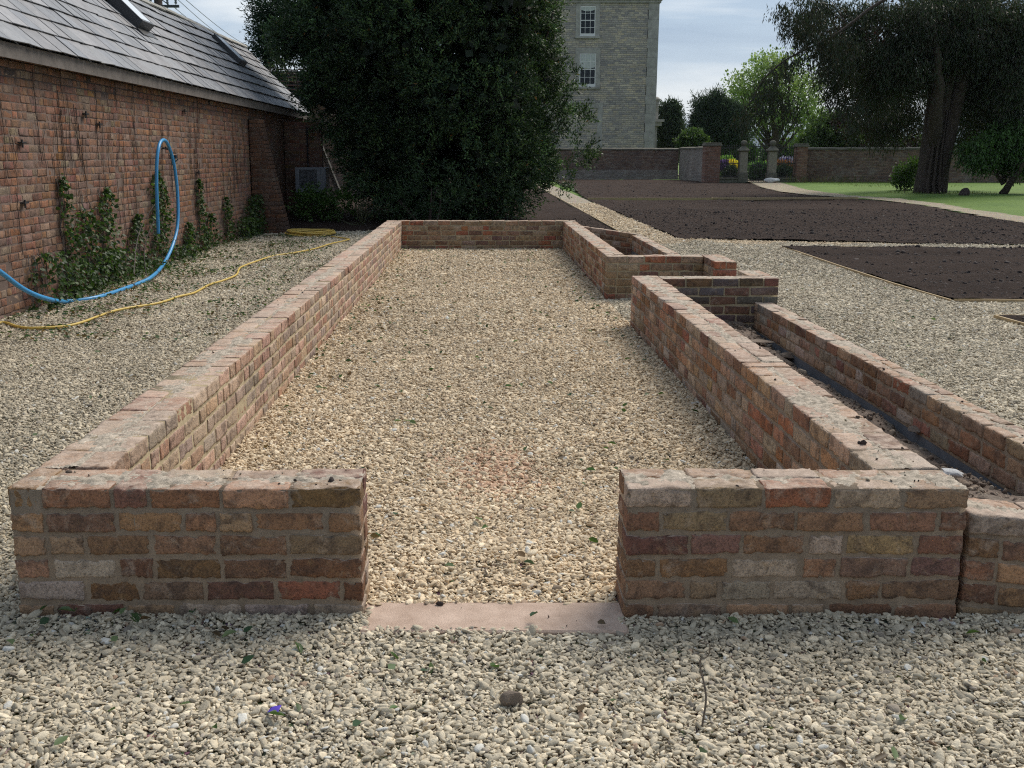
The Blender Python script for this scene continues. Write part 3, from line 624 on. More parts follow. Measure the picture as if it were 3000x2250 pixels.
n2 = len(P2); s2 = np.exp(rng.normal(math.log(.017), .5, n2)).clip(.006, .06); c2 = np.array([(.15, .11, .085), (.20, .15, .115), (.32, .26, .20), (.24, .18, .135)])[rng.integers(0, 4, n2)]
P = np.concatenate([P, P2]); size = np.concatenate([size, s2]); cl = np.concatenate([cl, c2]); n = len(P)
pro2 = [lump('clod', M['pebble'], 50 + i, .75, 1.15, 2, .5) for i in range(6)]
scatter('soil_clods', pro2, P, rng.uniform(0, 6.28, (n, 3)), np.stack([size] * 3, 1) * rng.uniform(.7, 1.2, (n, 3)), cl, rng.integers(0, 6, n), 'dark earth clods and crumbs lying over the soil beds', 'soil')
# crumbs of mortar on the wall tops and odd stones on the slab
cr_ = []
for a, b, c, d in ((WX0, -.41, 3.26, 3.46), (WX0 + .02, WI0 - .02, 3.4, 17.4), (.51, WX1 - .02, 3.26, 3.47), (WI1 + .02, WX1 - .02, 3.4, 9.4), (1.42, 1.6, 11.3, 17.4), (2.5, 2.67, 3.4, 9.1)):
    q = sprinkle(a, b, c, d, 170); q = q[wob(q, 5, .9) > rng.uniform(-.1, 1.3, len(q))]; q[:, 2] = (.245 if a == 2.5 else ZT) + .003; cr_.append(q)
q = sprinkle(-.4, .49, 3.13, 3.34, 45); q[:, 2] = .012; cr_.append(q)
P = np.concatenate(cr_); n = len(P); size = np.exp(rng.normal(math.log(.0075), .6, n)).clip(.002, .035)
cl = np.array([(.22, .19, .14), (.12, .09, .07), (.33, .29, .22), (.06, .045, .04)])[rng.integers(0, 4, n)]
scatter('mortar_crumbs', [lump('crumb', M['pebble'], 70 + i, .6, 1.2, 1, .5) for i in range(4)], P, rng.uniform(0, 6.28, (n, 3)), np.stack([size] * 3, 1), cl, rng.integers(0, 4, n), 'crumbs of dried mortar and grit lying on the wall tops', 'debris')

# ------------------------------------------------------------------ foliage
def leaves(P, D, size, width, col, name, m, root=None, jit=.5, up=None, curl=.12):
    """one quad per leaf: P positions, D growth directions"""
    n = len(P); D = D + rng.normal(0, jit, (n, 3)); D /= np.linalg.norm(D, axis=1, keepdims=True) + 1e-9
    A = rng.normal(size=(n, 3)) if up is None else up + rng.normal(0, .45, (n, 3))
    W = np.cross(D, A); W /= np.linalg.norm(W, axis=1, keepdims=True) + 1e-9; N = np.cross(D, W)
    L = (size * rng.uniform(.7, 1.3, n))[:, None]; Wd = (width * rng.uniform(.75, 1.25, n))[:, None]
    V = np.stack([P, P + D * L * .45 + W * Wd * .5 + N * L * curl, P + D * L, P + D * L * .5 - W * Wd * .5 + N * L * curl], 1).reshape(-1, 3)
    Q = np.arange(n * 4).reshape(n, 4)
    o = quads(name, V, Q, m, None, False, None, np.repeat(col, 4, axis=0), 'lcol')
    if root is not None: part(o, root)
    return o
def leaves6(P, D, size, width, col, name, m, root=None, jit=.5, up=None, curl=.2):
    n = len(P); D = D + rng.normal(0, jit, (n, 3)); D /= np.linalg.norm(D, axis=1, keepdims=True) + 1e-9
    A = up + rng.normal(0, .45, (n, 3)); W = np.cross(D, A); W /= np.linalg.norm(W, axis=1, keepdims=True) + 1e-9; N = np.cross(D, W); N *= np.sign(N @ up)[:, None]
    L = (size * rng.uniform(.6, 1.3, n))[:, None]; w = (width * rng.uniform(.75, 1.25, n))[:, None] * .5; q = curl * L; tw = N * L * rng.uniform(-.12, .3, (n, 1))
    V = np.stack([P, P + D * L * .25 + W * w * .85 + N * q * .7, P + D * L * .62 + W * w * .8 + N * q, P + D * L + tw, P + D * L * .62 - W * w * .8 + N * q, P + D * L * .25 - W * w * .85 + N * q * .7], 1).reshape(-1, 3)
    b = (np.arange(n) * 6)[:, None]; Q = np.concatenate([b + [0, 1, 2, 3], b + [0, 3, 4, 5]])
    o = quads(name, V, Q, m, None, False, None, np.repeat(col, 6, axis=0), 'lcol')
    if root is not None: part(o, root)
    return o
def sprays(C, D, nper, length, m_size, spread=.06, droop=0.):
    """leaf positions along little twigs starting at C towards D"""
    n = len(C); t = rng.uniform(.05, 1, (n, nper, 1)); D = D / (np.linalg.norm(D, axis=1, keepdims=True) + 1e-9)
    P = C[:, None] + D[:, None] * t * length; P[..., 2] -= droop * (t[..., 0] ** 2)
    P = P + rng.normal(0, spread, P.shape) * .5
    DD = np.repeat(D[:, None], nper, 1) + rng.normal(0, .45, P.shape)
    return P.reshape(-1, 3), DD.reshape(-1, 3)
def pick_cols(n, pal, v=.25): 
    pal = np.array(pal); return np.clip(pal[rng.integers(0, len(pal), n)] * rng.uniform(1 - v, 1 + v, (n, 1)), .004, .9)
def blobs_shell(lobes, n, depth=.35, front=None):
    """points in the outer skin of a union of ellipsoids; lobes (x,y,z,rx,ry,rz)"""
    Lb = np.array(lobes, float); area = (Lb[:, 3] * Lb[:, 4] * Lb[:, 5]) ** (2 / 3); pr = area / area.sum()
    k = rng.choice(len(Lb), n * 2, p=pr); d = rng.normal(size=(n * 2, 3)); d /= np.linalg.norm(d, axis=1, keepdims=True)
    rr = (1 - rng.random(n * 2) ** 1.6 * depth)[:, None]; P = Lb[k, :3] + d * Lb[k, 3:] * rr
    q = ((P[:, None] - Lb[None, :, :3]) / Lb[None, :, 3:]); dist = (q ** 2).sum(2); dist[np.arange(len(P)), k] = 9
    keep = dist.min(1) > (1 - depth) ** 2 * .8
    if front is not None: keep &= front(P, d)
    nn = d / Lb[k, 3:]; nn /= np.linalg.norm(nn, axis=1, keepdims=True)
    return P[keep][:n], nn[keep][:n]
def limb(mb, a, b, r0, r1, bend=.1, seg=7, n=6, sd=0):
    a, b = Vector(a), Vector(b); r_ = random.Random(sd); L = (b - a).length; off = Vector((r_.uniform(-1, 1), r_.uniform(-1, 1), r_.uniform(-.3, .6))) * L * bend
    pts = [a.lerp(b, i / n) + off * math.sin(math.pi * i / n) + Vector((r_.uniform(-1, 1), r_.uniform(-1, 1), 0)) * r0 * .25 * (0 < i < n) for i in range(n + 1)]
    mb.tube(pts, [r0 + (r1 - r0) * i / n for i in range(n + 1)], seg); return pts
PX = 1024 / 2212
# big evergreen behind the greenhouse
tree = thing('evergreen_tree', 'huge dark broadleaved evergreen tree filling the middle behind the low end wall', 'tree', (-1.1, 25.5, 0))
lob = [(-1.25, 25.2, 3.6, 2.8, 2.9, 3.4), (-1.2, 25.4, 7.0, 2.6, 2.8, 2.6), (-2.6, 25.2, 5.0, 1.9, 2.0, 2.0), (-3.2, 25.6, 6.6, 1.7, 1.8, 1.4), (.55, 25, 5.5, 1.25, 1.7, 1.8), (.85, 24.8, 3.6, .95, 1.5, 1.3),
       (.5, 24.3, 1.6, 1.15, 1.6, 1.5), (1.15, 24.6, 1.6, .7, .9, .7), (1.35, 24.5, 2.5, .62, .8, .5), (-.8, 23.4, 1.4, 2.1, 1.5, 1.5), (-2.0, 23.9, 1.9, 1.2, 1.2, 1.7), (-2.7, 24.4, 3.2, 1.1, 1.3, 1.0), (-3.6, 25.4, 4.35, 1.0, 1.3, .8), (1.0, 25, 4.6, .75, 1.1, .9), (.8, 25.2, 6.3, .95, 1.3, 1.2), (-.3, 22.9, 2.9, 1.5, 1.0, 1.4), (-1.6, 23.2, 4.2, 1.4, 1.1, 1.5), (.3, 23.3, 4.8, 1.2, 1.2, 1.2), (-3.3, 24.6, 3.1, .9, 1.0, .7), (-3.6, 25, 2.5, .6, .9, .4), (2.2, 24.3, 1.6, .40, .5, .22), (2.2, 24.4, 2.35, .35, .45, .14), (1.8, 24.5, 3.2, .4, .5, .3), (1.9, 24.4, 1.0, .35, .4, .2), (-4.2, 25.2, 4.2, .8, 1.0, .35), (-4.4, 25.6, 3.7, .5, .8, .3)]
C, Nn = blobs_shell(lob, 19500, .42, lambda P, d: ((d[:, 1] < .45) | (rng.random(len(d)) < .3)) & (P[:, 2] > .15) & (P[:, 2] < 8.6))
kq = wob(C, 1.5, .4) + .6 * wob(C, 3.6, 1.4) > -.62; C, Nn = C[kq], Nn[kq]
Dn = Nn * .7 + np.array((0, 0, .35)) + rng.normal(0, .5, C.shape)
Pl, Dl = sprays(C, Dn, 17, .30, .08, .07)
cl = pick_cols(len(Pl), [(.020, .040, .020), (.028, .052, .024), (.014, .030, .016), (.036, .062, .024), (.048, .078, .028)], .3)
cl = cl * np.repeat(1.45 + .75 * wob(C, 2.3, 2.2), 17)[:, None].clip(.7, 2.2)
spring_lit = np.repeat(rng.random(len(C)) < .07 + .35 * np.clip((C[:, 0] - .9) / 1.2, 0, 1), 17); cl[spring_lit] = cl[spring_lit] * 1.9 + np.array((.012, .02, 0))  # scattered spring growth, plus right-hand twigs brightened as if sunlit
rusty = rng.random(len(Pl)) < .004; cl[rusty] = (.20, .10, .03)
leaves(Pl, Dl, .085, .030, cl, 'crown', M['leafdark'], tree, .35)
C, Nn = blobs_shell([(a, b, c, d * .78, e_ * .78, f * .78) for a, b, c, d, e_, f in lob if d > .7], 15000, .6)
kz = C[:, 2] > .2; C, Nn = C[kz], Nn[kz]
leaves(C, Nn * .2 + rng.normal(0, 1, C.shape), .30, .20, pick_cols(len(C), [(.012, .022, .010), (.016, .028, .012)]), 'inner_light_blocker', M['leafdark'], tree, .4)  # oversized dark cards added inside the crown to block light
tk = MB()
for i, (x, y, r_) in enumerate(((-1.1, 25.4, .28), (-.5, 25.0, .17), (-1.9, 25.3, .15), (.3, 24.9, .10), (.7, 24.3, .05))):
    limb(tk, (x, y, -.1), (x * 1.7 + .6, y - .3, 5.2), r_, r_ * .3, .05, 8, 8, i)
for i in range(26):
    a = random.uniform(0, 6.28); z = random.uniform(1, 6); limb(tk, (-1, 25.2, z), (-1 + 2.7 * math.cos(a), 25.2 + 2.4 * math.sin(a), z + random.uniform(.2, 1.2)), .06, .012, .1, 5, 5, 40 + i)
part(tk.build('trunk', M['bark'], None, True), tree)
def bush(name, label, cat, lobes, n, nper, size, width, pal, m, group=None, depth=.5, up=.3, twig=.25, droop=0, stems=5, v=.3, base=None, floor=.02, trunkm=None):
    bx = base or (lobes[0][0], lobes[0][1], 0)
    r = thing(name, label, cat, bx, group)
    C, Nn = blobs_shell(lobes, n, depth); kz = C[:, 2] > floor; C, Nn = C[kz], Nn[kz]
    Pl, Dl = sprays(C, Nn * .6 + np.array((0, 0, up)) + rng.normal(0, .4, C.shape), nper, twig, size, size * .8, droop)
    leaves(Pl, Dl, size, width, pick_cols(len(Pl), pal, v), 'crown', m, r, .4)
    mb = MB()
    for i in range(stems):
        l = lobes[i % len(lobes)]; limb(mb, (bx[0] + random.uniform(-.1, .1) * l[3], bx[1], bx[2] - .1), (l[0] + random.uniform(-.3, .3) * l[3], l[1], l[2] + l[5] * .3), max(.02, l[3] * .05), .01, .12, 6, 5, i + int(bx[0] * 10))
    part(mb.build('trunk', trunkm or M['bark'], None, True), r); return r
# undergrowth beneath and beside the evergreen
GU = 'low shrubs at the foot of the dark evergreen'
bush('fern_shrub', 'feathery green shrub in front of the dark evergreen foliage', 'shrub', [(-1.0, 21.6, .75, .75, .5, .5), (-1.6, 21.7, .5, .5, .4, .4)], 170, 14, .08, .022, [(.035, .07, .03), (.05, .09, .04)], M['leaf'], GU, .6, .5, .35, .1)
bush('bramble_shrub', 'small light green shrub below the grey louvred box', 'shrub', [(-3.75, 23.2, .45, .35, .3, .28), (-3.2, 23.2, .45, .4, .3, .18)], 240, 9, .07, .05, [(.06, .12, .03), (.09, .16, .04)], M['leaf'], GU)

# ------------------------------------------------------------------ long slate-roofed building on the left
BX = -4.62; BY0, BY1 = 4.0, 27.6; EX, EZ, RM, RX = -4.44, 2.60, .98, -6.15
RZ = EZ + RM * (EX - RX)
bld = thing('brick_outbuilding', 'long low old orange brick building with grey slate roof', 'building', (BX, BY0, 0))
NB = 33
brick_run('brick_wall', bld, (BX, 6.5), (BX, 21.0), .24, 2.62, NB, PAL_OLD, TM, .0016, side=1, one=True, header=.5, joint=.008, smear=False, pitch=.081, L=.225, hgt=.071, mats=[M['oldbrick'], M['oldmortar'], M['oldmortar']])
brick_run('brick_wall', bld, (BX, 21.01), (BX, 27.6), .24, 2.62, NB, PAL_OLD * .6, TL, .0, side=1, one=True, header=.75, joint=.011, smear=False, pitch=.081, L=.225, hgt=.071, mats=[M['oldbrick'], M['oldmortar'], M['oldmortar']])  # palette darkened to paint in the shade of evergreen and eave
mb = MB(); mb.box(-8, BX - .02, BY0, 6.5, -.2, 2.62); mb.box(-8, BX - .245, 6.5, 27.58, -.2, 2.6); mb.prism([(-7.9, 2.6), (BX, 2.6), (RX, RZ - .12)], 1, 27.4, 27.59); part(mb.build('rear_masonry', M['oldmortar']), bld)
mb = MB(); y = BY0
while y < BY1 - .1:      # fascia in board lengths
    e_ = min(y + 3.6, BY1); mb.box(EX - .035, EX - .01, y + .002, e_ - .002, EZ - .155, EZ - .012, 0); y = e_
mb.box(BX, EX - .036, BY0, BY1, EZ - .06, EZ - .03, 0); part(mb.build('fascia', M['oldtimber']), bld)
# slates, each a real plate lying on the one below
T, Q = brick_template(1, 1, 1, (.03, .03, .2)); rows = 8; slant = math.hypot(EX - RX, RZ - EZ) / rows; sv, sq, scol = [], [], []
dn = np.array([(EX - RX), 0, -(RZ - EZ)]); dn = dn / np.linalg.norm(dn); nrm = np.array([-dn[2], 0, dn[0]])
def sag(y): return -.045 * math.sin(math.pi * (y - 8) / 19.6 * 2.0) * (1 if y > 8 else 0) - .02 * math.sin(y * 1.3)
for r_ in range(rows):
    y = BY0 + rng.uniform(-.4, 0)
    while y < BY1 + .06:
        w = rng.uniform(.30, .46); y2 = min(y + w, BY1 + .12)
        lo = (r_ * slant) - (.03 if r_ == 0 else .0) + rng.uniform(-.003, .003); hi = lo + slant * 1.28
        top = np.array([EX, 0, EZ]); cen = top - dn * (lo + hi) / 2 + np.array([0, (y + y2) / 2, 0]) + nrm * (.016 + rng.uniform(-.003, .004))
        cen = cen + nrm * (sag((y + y2) / 2) * (lo / 2.4))
        hl, hw_ = (hi - lo) / 2, (y2 - y) / 2 - rng.uniform(.003, .007); tl = rng.normal(0, .003)
        P = T[:, :1] * hl * -dn[None] + T[:, 1:2] * hw_ * np.array([[0, 1, 0]]) + T[:, 2:] * .0045 * nrm[None]
        P = P - nrm[None] * (T[:, :1] * hl * .075) + nrm[None] * (T[:, 1:2] * tl)
        sq.append(Q + len(T) * len(sv)); sv.append(P + cen)
        g_ = rng.uniform(.66, .92); cc_ = np.array([(.23, .245, .27), (.26, .27, .29), (.215, .23, .26), (.29, .29, .305), (.24, .24, .255)][rng.integers(5)]) * g_
        scol.append(np.repeat(cc_[None], len(T), 0)); y = y2
part(quads('slates', np.concatenate(sv), np.concatenate(sq), M['slate'], None, False, None, np.concatenate(scol)), bld)
mb = MB(); mb.prism([(EX - .03, EZ - .03), (RX, RZ - .01), (RX - 1.9, EZ - .03 - .1)], 1, BY0, BY1 - .05); part(mb.build('roof_deck', M['slate_dk']), bld)
mb = MB(); y = BY0
while y < BY1:
    e_ = min(y + .45, BY1 + .1); dz = -.012 * math.sin(y * 1.1) + random.uniform(-.006, .006); k = 7
    pr = [(RX + .14 * math.sin(a), RZ - .075 + dz + .14 * math.cos(a)) for a in [(-1.15 + 2.3 * i / k) for i in range(k + 1)]]
    pr += [(RX + .12 * math.sin(a), RZ - .09 + dz + .12 * math.cos(a)) for a in [(1.15 - 2.3 * i / k) for i in range(k + 1)]]
    mb.prism(pr, 1, y + .004, e_ - .004); y = e_
part(mb.build('ridge_tiles', M['stone']), bld)
def on_roof(y, d, h=0):   # point a distance d up the slope from the eave
    p = np.array([EX, y, EZ]) - dn * d + nrm * h; return tuple(p)
for k, (y0, y1, d0, d1) in enumerate(((16.55, 17.15, 1.22, 2.25), (23.2, 23.85, 1.22, 2.0))):
    mb = MB()
    def rbox(y0, y1, d0, d1, h0, h1, m=0):
        V = [on_roof(y, d, h) for h in (h0, h1) for (d, y) in ((d0, y0), (d1, y0), (d1, y1), (d0, y1))]
        mb.add(V, [(0, 1, 2, 3), (7, 6, 5, 4), (4, 5, 1, 0), (5, 6, 2, 1), (6, 7, 3, 2), (7, 4, 0, 3)], m)
    rbox(y0, y1, d0, d0 + .05, 0, .165); rbox(y0, y1, d1 - .05, d1, 0, .165); rbox(y0, y0 + .05, d0 + .051, d1 - .051, 0, .163); rbox(y1 - .05, y1, d0 + .051, d1 - .051, 0, .163)
    rbox(y0 - .05, y1 + .05, d0 - .16, d0 - .001, .012, .03)
    f = part(mb.build('skylight', M['darkmetal']), bld)
    mb = MB(); rbox(y0 + .051, y1 - .051, d0 + .051, d1 - .051, .05, .16); g = mb.build('pane', M['skyglass']); g.parent = f
    co = np.array([v.co for v in g.data.vertices]) - np.array([BX, BY0, 0]); g.data.vertices.foreach_set('co', co.astype(np.float32).ravel()); g.data.update()
# raking buttress on the wall
def rake(name, y0, y1, x_top, x_bot, zt, pal, lab, yb=0):
    out = []; c = 0; z = -.05
    o = thing(name, lab, 'buttress', (BX + .02, y0, 0)); nrow = int((zt) / .081)
    for i in range(nrow + 1):
        z0 = i * .081 - .02; xr = x_bot + (x_top - x_bot) * (z0 / zt); s = BX + .02
        while s < xr - .04:
            w = rng.choice((.11, .215, .19)); e_ = min(s + w, xr)
            if xr - e_ < .05: e_ = xr
            out.append((s, e_, 0, y1 - y0, z0, z0 + .070, np.clip(pal[rng.integers(len(pal))] * rng.uniform(.8, 1.2), .02, .8))); s = e_ + .012
    W, QQ, C = lay(out, TM, .002, np.array([0, y0, 0]), np.array([1., 0, 0]), np.array([0, 1., 0]))
    V2 = [(BX + .02, y, z) for y in (y0 + .008, y1 - .008) for z in (-.1, zt)] + [(x_bot - .012, y, -.1) for y in (y0 + .008, y1 - .008)] + [(x_top - .012, y, zt) for y in (y0 + .008, y1 - .008)]
    Q2 = [(0, 4, 6, 1), (2, 3, 7, 5), (4, 5, 7, 6), (1, 6, 7, 3), (0, 2, 5, 4), (0, 1, 3, 2)]
    b = quads('masonry', np.concatenate([W, V2]), np.concatenate([QQ, np.array(Q2) + len(W)]), [M['oldbrick'], M['oldmortar']], None, False, [0] * len(QQ) + [1] * 6, np.concatenate([C, np.full((8, 3), .2)]))
    part(b, o); return o
rake('buttress', 20.9, 21.35, -4.40, -3.93, 2.25, PAL_OLD * .5, 'ivy-clad sloping brick buttress against the shaded end of the old building')  # brick tones lowered so the colour holds the deep shade here
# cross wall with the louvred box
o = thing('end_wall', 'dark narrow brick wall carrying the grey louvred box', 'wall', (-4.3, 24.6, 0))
brick_run('masonry', o, (-4.60, 24.6), (-3.72, 24.6), .22, 2.3, 28, PAL_OLD * .5, TL, 0, one=True, header=.4, smear=False, pitch=.082, hgt=.07, mats=[M['oldbrick'], M['oldmortar'], M['oldmortar']])  # wall bricks darkened too, shade put into their colour
ac = thing('heat_pump', 'grey metal box with square mesh grille mounted on the dark wall', 'air conditioner', (-4.25, 24.1, .69))
x0, x1, z0, z1, yf = -4.26, -3.68, .70, 1.27, 24.0
part(MB().box(x0, x1 + .12, yf + .02, 24.59, z0, z1, 0, .01).build('casing', M['acgrey'], None), ac)
mb = MB(); w = .085; mb.box(x0 - .004, x1, yf, yf + .019, z1 - w * .6, z1); mb.box(x0 - .004, x1, yf, yf + .019, z0, z0 + w * 1.2); mb.box(x0 - .004, x0 + w, yf, yf + .019, z0 + w * 1.2 + .001, z1 - w * .6 - .001); mb.box(x1 - w, x1, yf, yf + .019, z0 + w * 1.2 + .001, z1 - w * .6 - .001)
part(mb.build('front_frame', M['acgrey']), ac)
mb = MB(); gx0, gx1, gz0, gz1 = x0 + w, x1 - w, z0 + w * 1.2, z1 - w * .6; k = 15
for i in range(k + 1):
    a = gx0 + (gx1 - gx0) * i / k; mb.box(a - .0022, a + .0022, yf + .004, yf + .008, gz0, gz1)
    a = gz0 + (gz1 - gz0) * i / k; mb.box(gx0, gx1, yf + .0085, yf + .0125, a - .0022, a + .0022)
part(mb.build('grille', M['acgrey']), ac)
part(MB().box(gx0, gx1, yf + .0145, yf + .019, gz0, gz1).build('louvre_back', M['mesh']), ac)
mb = MB(); mb.lathe([(.001, 0), (.028, 0), (.028, .006), (.001, .006)], (0, 0), 14); V = [(x1 - .15 + a, yf + .003 - c_, z1 - .05 + b * .55) for a, b, c_ in mb.v]; mb.v = V; part(mb.build('badge', M['black']), ac)
mb = MB(); mb.tube([(-4.05, 24.55, 1.27), (-4.05, 24.55, 2.2)], .02, 6); part(mb.build('flue_pipe', M['black']), ac)
# leaning brick strut lit by the sun beyond
o = MB(); o.prism([(-4.05, 2.02), (-3.98, 2.06), (-3.40, .52), (-3.50, .48)], 1, 25.6, 25.85); tag(o.build('raking_strut', M['stone']), 'thin pale leaning coping strip catching the light beside the louvred box', 'coping')
# old tiled outhouse behind
o = thing('tiled_outhouse', 'red-brown tiled roof just showing between slate roof and evergreen', 'building', (-5.5, 34, 0))
x, z = atY(597, 150, 34); mb = MB(); nrow = 7
for i in range(nrow):
    for k in range(16):
        xa = x - .2 + k * .22 + (i % 2) * .11; zz = z - i * .13 + random.uniform(-.01, .01); yy = 34 - i * .12; mb.box(xa, xa + .21, yy, yy + .16, zz - .02, zz + .005 + random.uniform(0, .01))
part(mb.build('roof', M['tile']), o); part(MB().prism([(33.2, z - 1.0), (34.1, z - .04), (36, z - 1.2)], 0, x - .3, x + 4).build('roof_deck', M['slate_dk']), o)
part(MB().box(x - .1, x + 3.6, 33.4, 36, 0, z - 1.0).build('wall', M['gardenbrick']), o)
o = MB(); x, z = atY(577, 118, 33); limb(o, (x, 33, -.2), (x, 33, z), .11, .09, 0, 8, 5); tag(o.build('wooden_post', M['barkgrey'], None, True), 'plain wooden post rising behind the far end of the slate roof', 'post')
# telegraph pole and wires
YP = 42; x, z = atY(343, 22, YP); tp = thing('telegraph_pole', 'dark telegraph pole with crossarm showing above the slate roof', 'utility pole', (x, YP, 0))
mb = MB(); mb.tube([(x, YP, -.2), (x, YP, 5), (x, YP, z + 1.6)], [.19, .17, .15], 12); part(mb.build('pole', M['bark'], None, True), tp)
xa, za = atY(323, 15, YP); xb, _ = atY(390, 15, YP); part(MB().box(xa, xb, YP - .22, YP - .16, za - .05, za + .05).build('crossarm', M['darkmetal']), tp)
for u in (329, 365, 383):
    xx, _ = atY(u, 12, YP); mb = MB(); mb.lathe([(.015, za - .12), (.015, za + .10), (.05, za + .10), (.055, za + .15), (.03, za + .17), (.05, za + .19), (.04, za + .27), (.001, za + .28)], (xx, YP - .19), 10); part(mb.build('insulator', M['acgrey'], None, True), tp)
mb = MB(); mb.tube([(x + .05, YP - .17, za - .05 + .4), (x + .5, YP - .17, za + .02)], .02, 5); mb.tube([(x - .05, YP - .17, za + .38), (x - .45, YP - .17, za + .02)], .02, 5); part(mb.build('brace', M['darkmetal']), tp)
for k, (u, v_, u2, v2) in enumerate(((383, -2, 548, 98), (372, 12, 540, 102), (395, -6, 600, 118))):
    xs, zs = atY(u, v_, YP); xe, ze = atY(u2, v2, 70); mb = MB(); pts = [Vector((xs, YP, zs)).lerp(Vector((xe, 70, ze)), i / 14) - Vector((0, 0, .5 * math.sin(math.pi * i / 14))) for i in range(15)]
    mb.tube(pts, .013, 4); tag(mb.build('overhead_wire', M['acgrey']), ('uppermost', 'lowest', 'middle')[(0, 1, 2)[k] if k < 2 else 2] + ' thin overhead wire crossing the sky from the telegraph pole', 'wire', 'overhead wires')

# ------------------------------------------------------------------ ivy and creeper on the old wall
IV = [(148, 375, 560, 17, 'tall narrow ivy strand leftmost on the old brick wall'), (192, 412, 600, 20, 'ivy strand second from the left on the old brick wall'), (236, 405, 590, 24, 'broad ivy column with leafy top above the blue pipe bend'),
      (300, 462, 600, 22, 'short rounded ivy column left of the blue pipe loop'), (345, 372, 560, 25, 'tall ivy column behind the blue pipe loop'), (408, 480, 560, 18, 'low ivy clump just right of the blue pipe loop'),
      (435, 385, 540, 9, 'thin ivy strand climbing right of the blue pipe'), (455, 462, 545, 17, 'dark ivy clump beneath the thin climbing strand'), (492, 424, 530, 8, 'lone thin ivy strand near the shaded end of the wall')]
BASE = [(95, 545, 645, 40, 'bushy ivy heap at the wall foot above the pipe bend'), (150, 560, 640, 28, 'dense low ivy at the wall foot under the leftmost strand'), (225, 540, 640, 62, 'large spreading ivy mass along the wall foot with bare twigs'), (300, 560, 605, 40, 'ivy mound at the wall foot below the short column'), (545, 420, 505, 25, 'dark ivy heap hiding the foot of the buttress'), (520, 470, 508, 22, 'low ivy at the wall foot left of the buttress'), (385, 530, 570, 30, 'straggling ivy on the wall foot behind the blue pipe')]
ivp = [(.035, .07, .018), (.05, .095, .025), (.025, .05, .018), (.07, .12, .03)]
for k, (u, v0, v1, hw_, lab) in enumerate(IV + BASE):
    big = k >= len(IV); ya, _ = atX(u - hw_, (v0 + v1) / 2, BX + .05); yb, _ = atX(u + hw_, (v0 + v1) / 2, BX + .05); yc = (ya + yb) / 2; _, zt = atX(u, v0, BX + .05); zb = 0 if v1 > 535 or big else atX(u, v1, BX + .05)[1]
    zb = max(0, zb); hy = max(.05, (yb - ya) / 2); r = thing('ivy', lab, 'climbing plant', (BX + .01, yc, max(0, zb)), 'ivy on the old brick wall')
    dens = 430; n = int(2 * hy * (zt - zb) * dens * (1.6 if big else 1.2)) + 60; t_ = rng.random(n); 
    P = np.zeros((n, 3)); P[:, 2] = zb + (zt - zb) * t_ ** (.9 if not big else 1.25)
    prof = (.55 + .45 * np.abs(np.sin(P[:, 2] * 5.5 + k))) * (np.clip((zt - P[:, 2]) / .22, .12, 1)) if not big else np.clip(1 - (P[:, 2] / zt) ** 2, .1, 1) ** .5
    P[:, 1] = yc + rng.uniform(-1, 1, n) * hy * prof + .06 * np.sin(P[:, 2] * 4 + k) * (0 if big else 1); P[:, 0] = BX + .015 + rng.random(n) * (.30 if big else .10) * np.clip(1.2 - P[:, 2] / 1.6, .25, 1)
    keepn = wob(P * np.array([0, 1, 1]), 7, k % 3) > -.75; P = P[keepn]; n = len(P)
    dark = wob(P, 9, 1.2)[:, None]; cl = pick_cols(n, ivp, .3)
    leaves6(P, np.tile((.5, 0, -.5), (n, 1)), .052, .046, cl, 'foliage', M['leaf'], r, .55, np.array((1., 0, .4)), .18)
    mb = MB()
    for i in range(3 if not big else 7):
        yy = yc + random.uniform(-.6, .6) * hy; pts = [(BX + .015 + .012 * math.sin(j), yy + .04 * math.sin(j * 1.7 + i) + random.uniform(-.015, .015), zb - .03 + (zt - zb + .03) * j / 10 * random.uniform(.95, 1)) for j in range(11)]
        mb.tube(pts, .005, 5)
    if big and hw_ > 50:
        for (a, b_) in (((0, 1.2, .62), (-.5, 1.0, .5)), ((.25, -.3, .15), (.2, .9, .95)), ((.3, .2, .1), (.25, .7, .75))):
            limb(mb, (BX + .2 + a[0], yc + a[1] * .6, a[2] if a[2] else .1), (BX + .45 + b_[0] * .3, yc + b_[1] * .7, b_[2]), .008, .004, .12, 5, 7, int(a[1] * 9) + 3)
    part(mb.build('stems', M['barkgrey']), r)
mb = MB()
for i in range(120):   # withered creeper stems still clinging on
    y = rng.uniform(7.5, 21) if i > 45 else rng.normal(rng.choice((9.9, 11.6, 13.4, 17)), .35); z = rng.uniform(1.2, 2.5); L_ = rng.uniform(.3, 1.3); pts = []; 
    for j in range(12):
        pts.append((BX + .012, y, z)); y += rng.normal(0, .018); z -= L_ / 12
    mb.tube(pts, float(rng.uniform(.0015, .0042)), 4)
o = mb.build('withered_creeper', M['bark']); tag(o, 'thin dark withered creeper stems clinging to the upper brickwork', 'creeper', None, 'stuff')
# small iron fixings in the wall
for i, (u, v_) in enumerate(((42, 308), (48, 438), (180, 246), (425, 372), (395, 240), (210, 268))):
    y, z = atX(u, v_, BX); mb = MB(); mb.box(BX - .02, BX + .05, y - .05, y + .05, z - .008, z + .008); mb.box(BX + .03, BX + .045, y - .03, y - .012, z - .05, z + .03); part(mb.build('iron_fixing', M['iron']), bld)

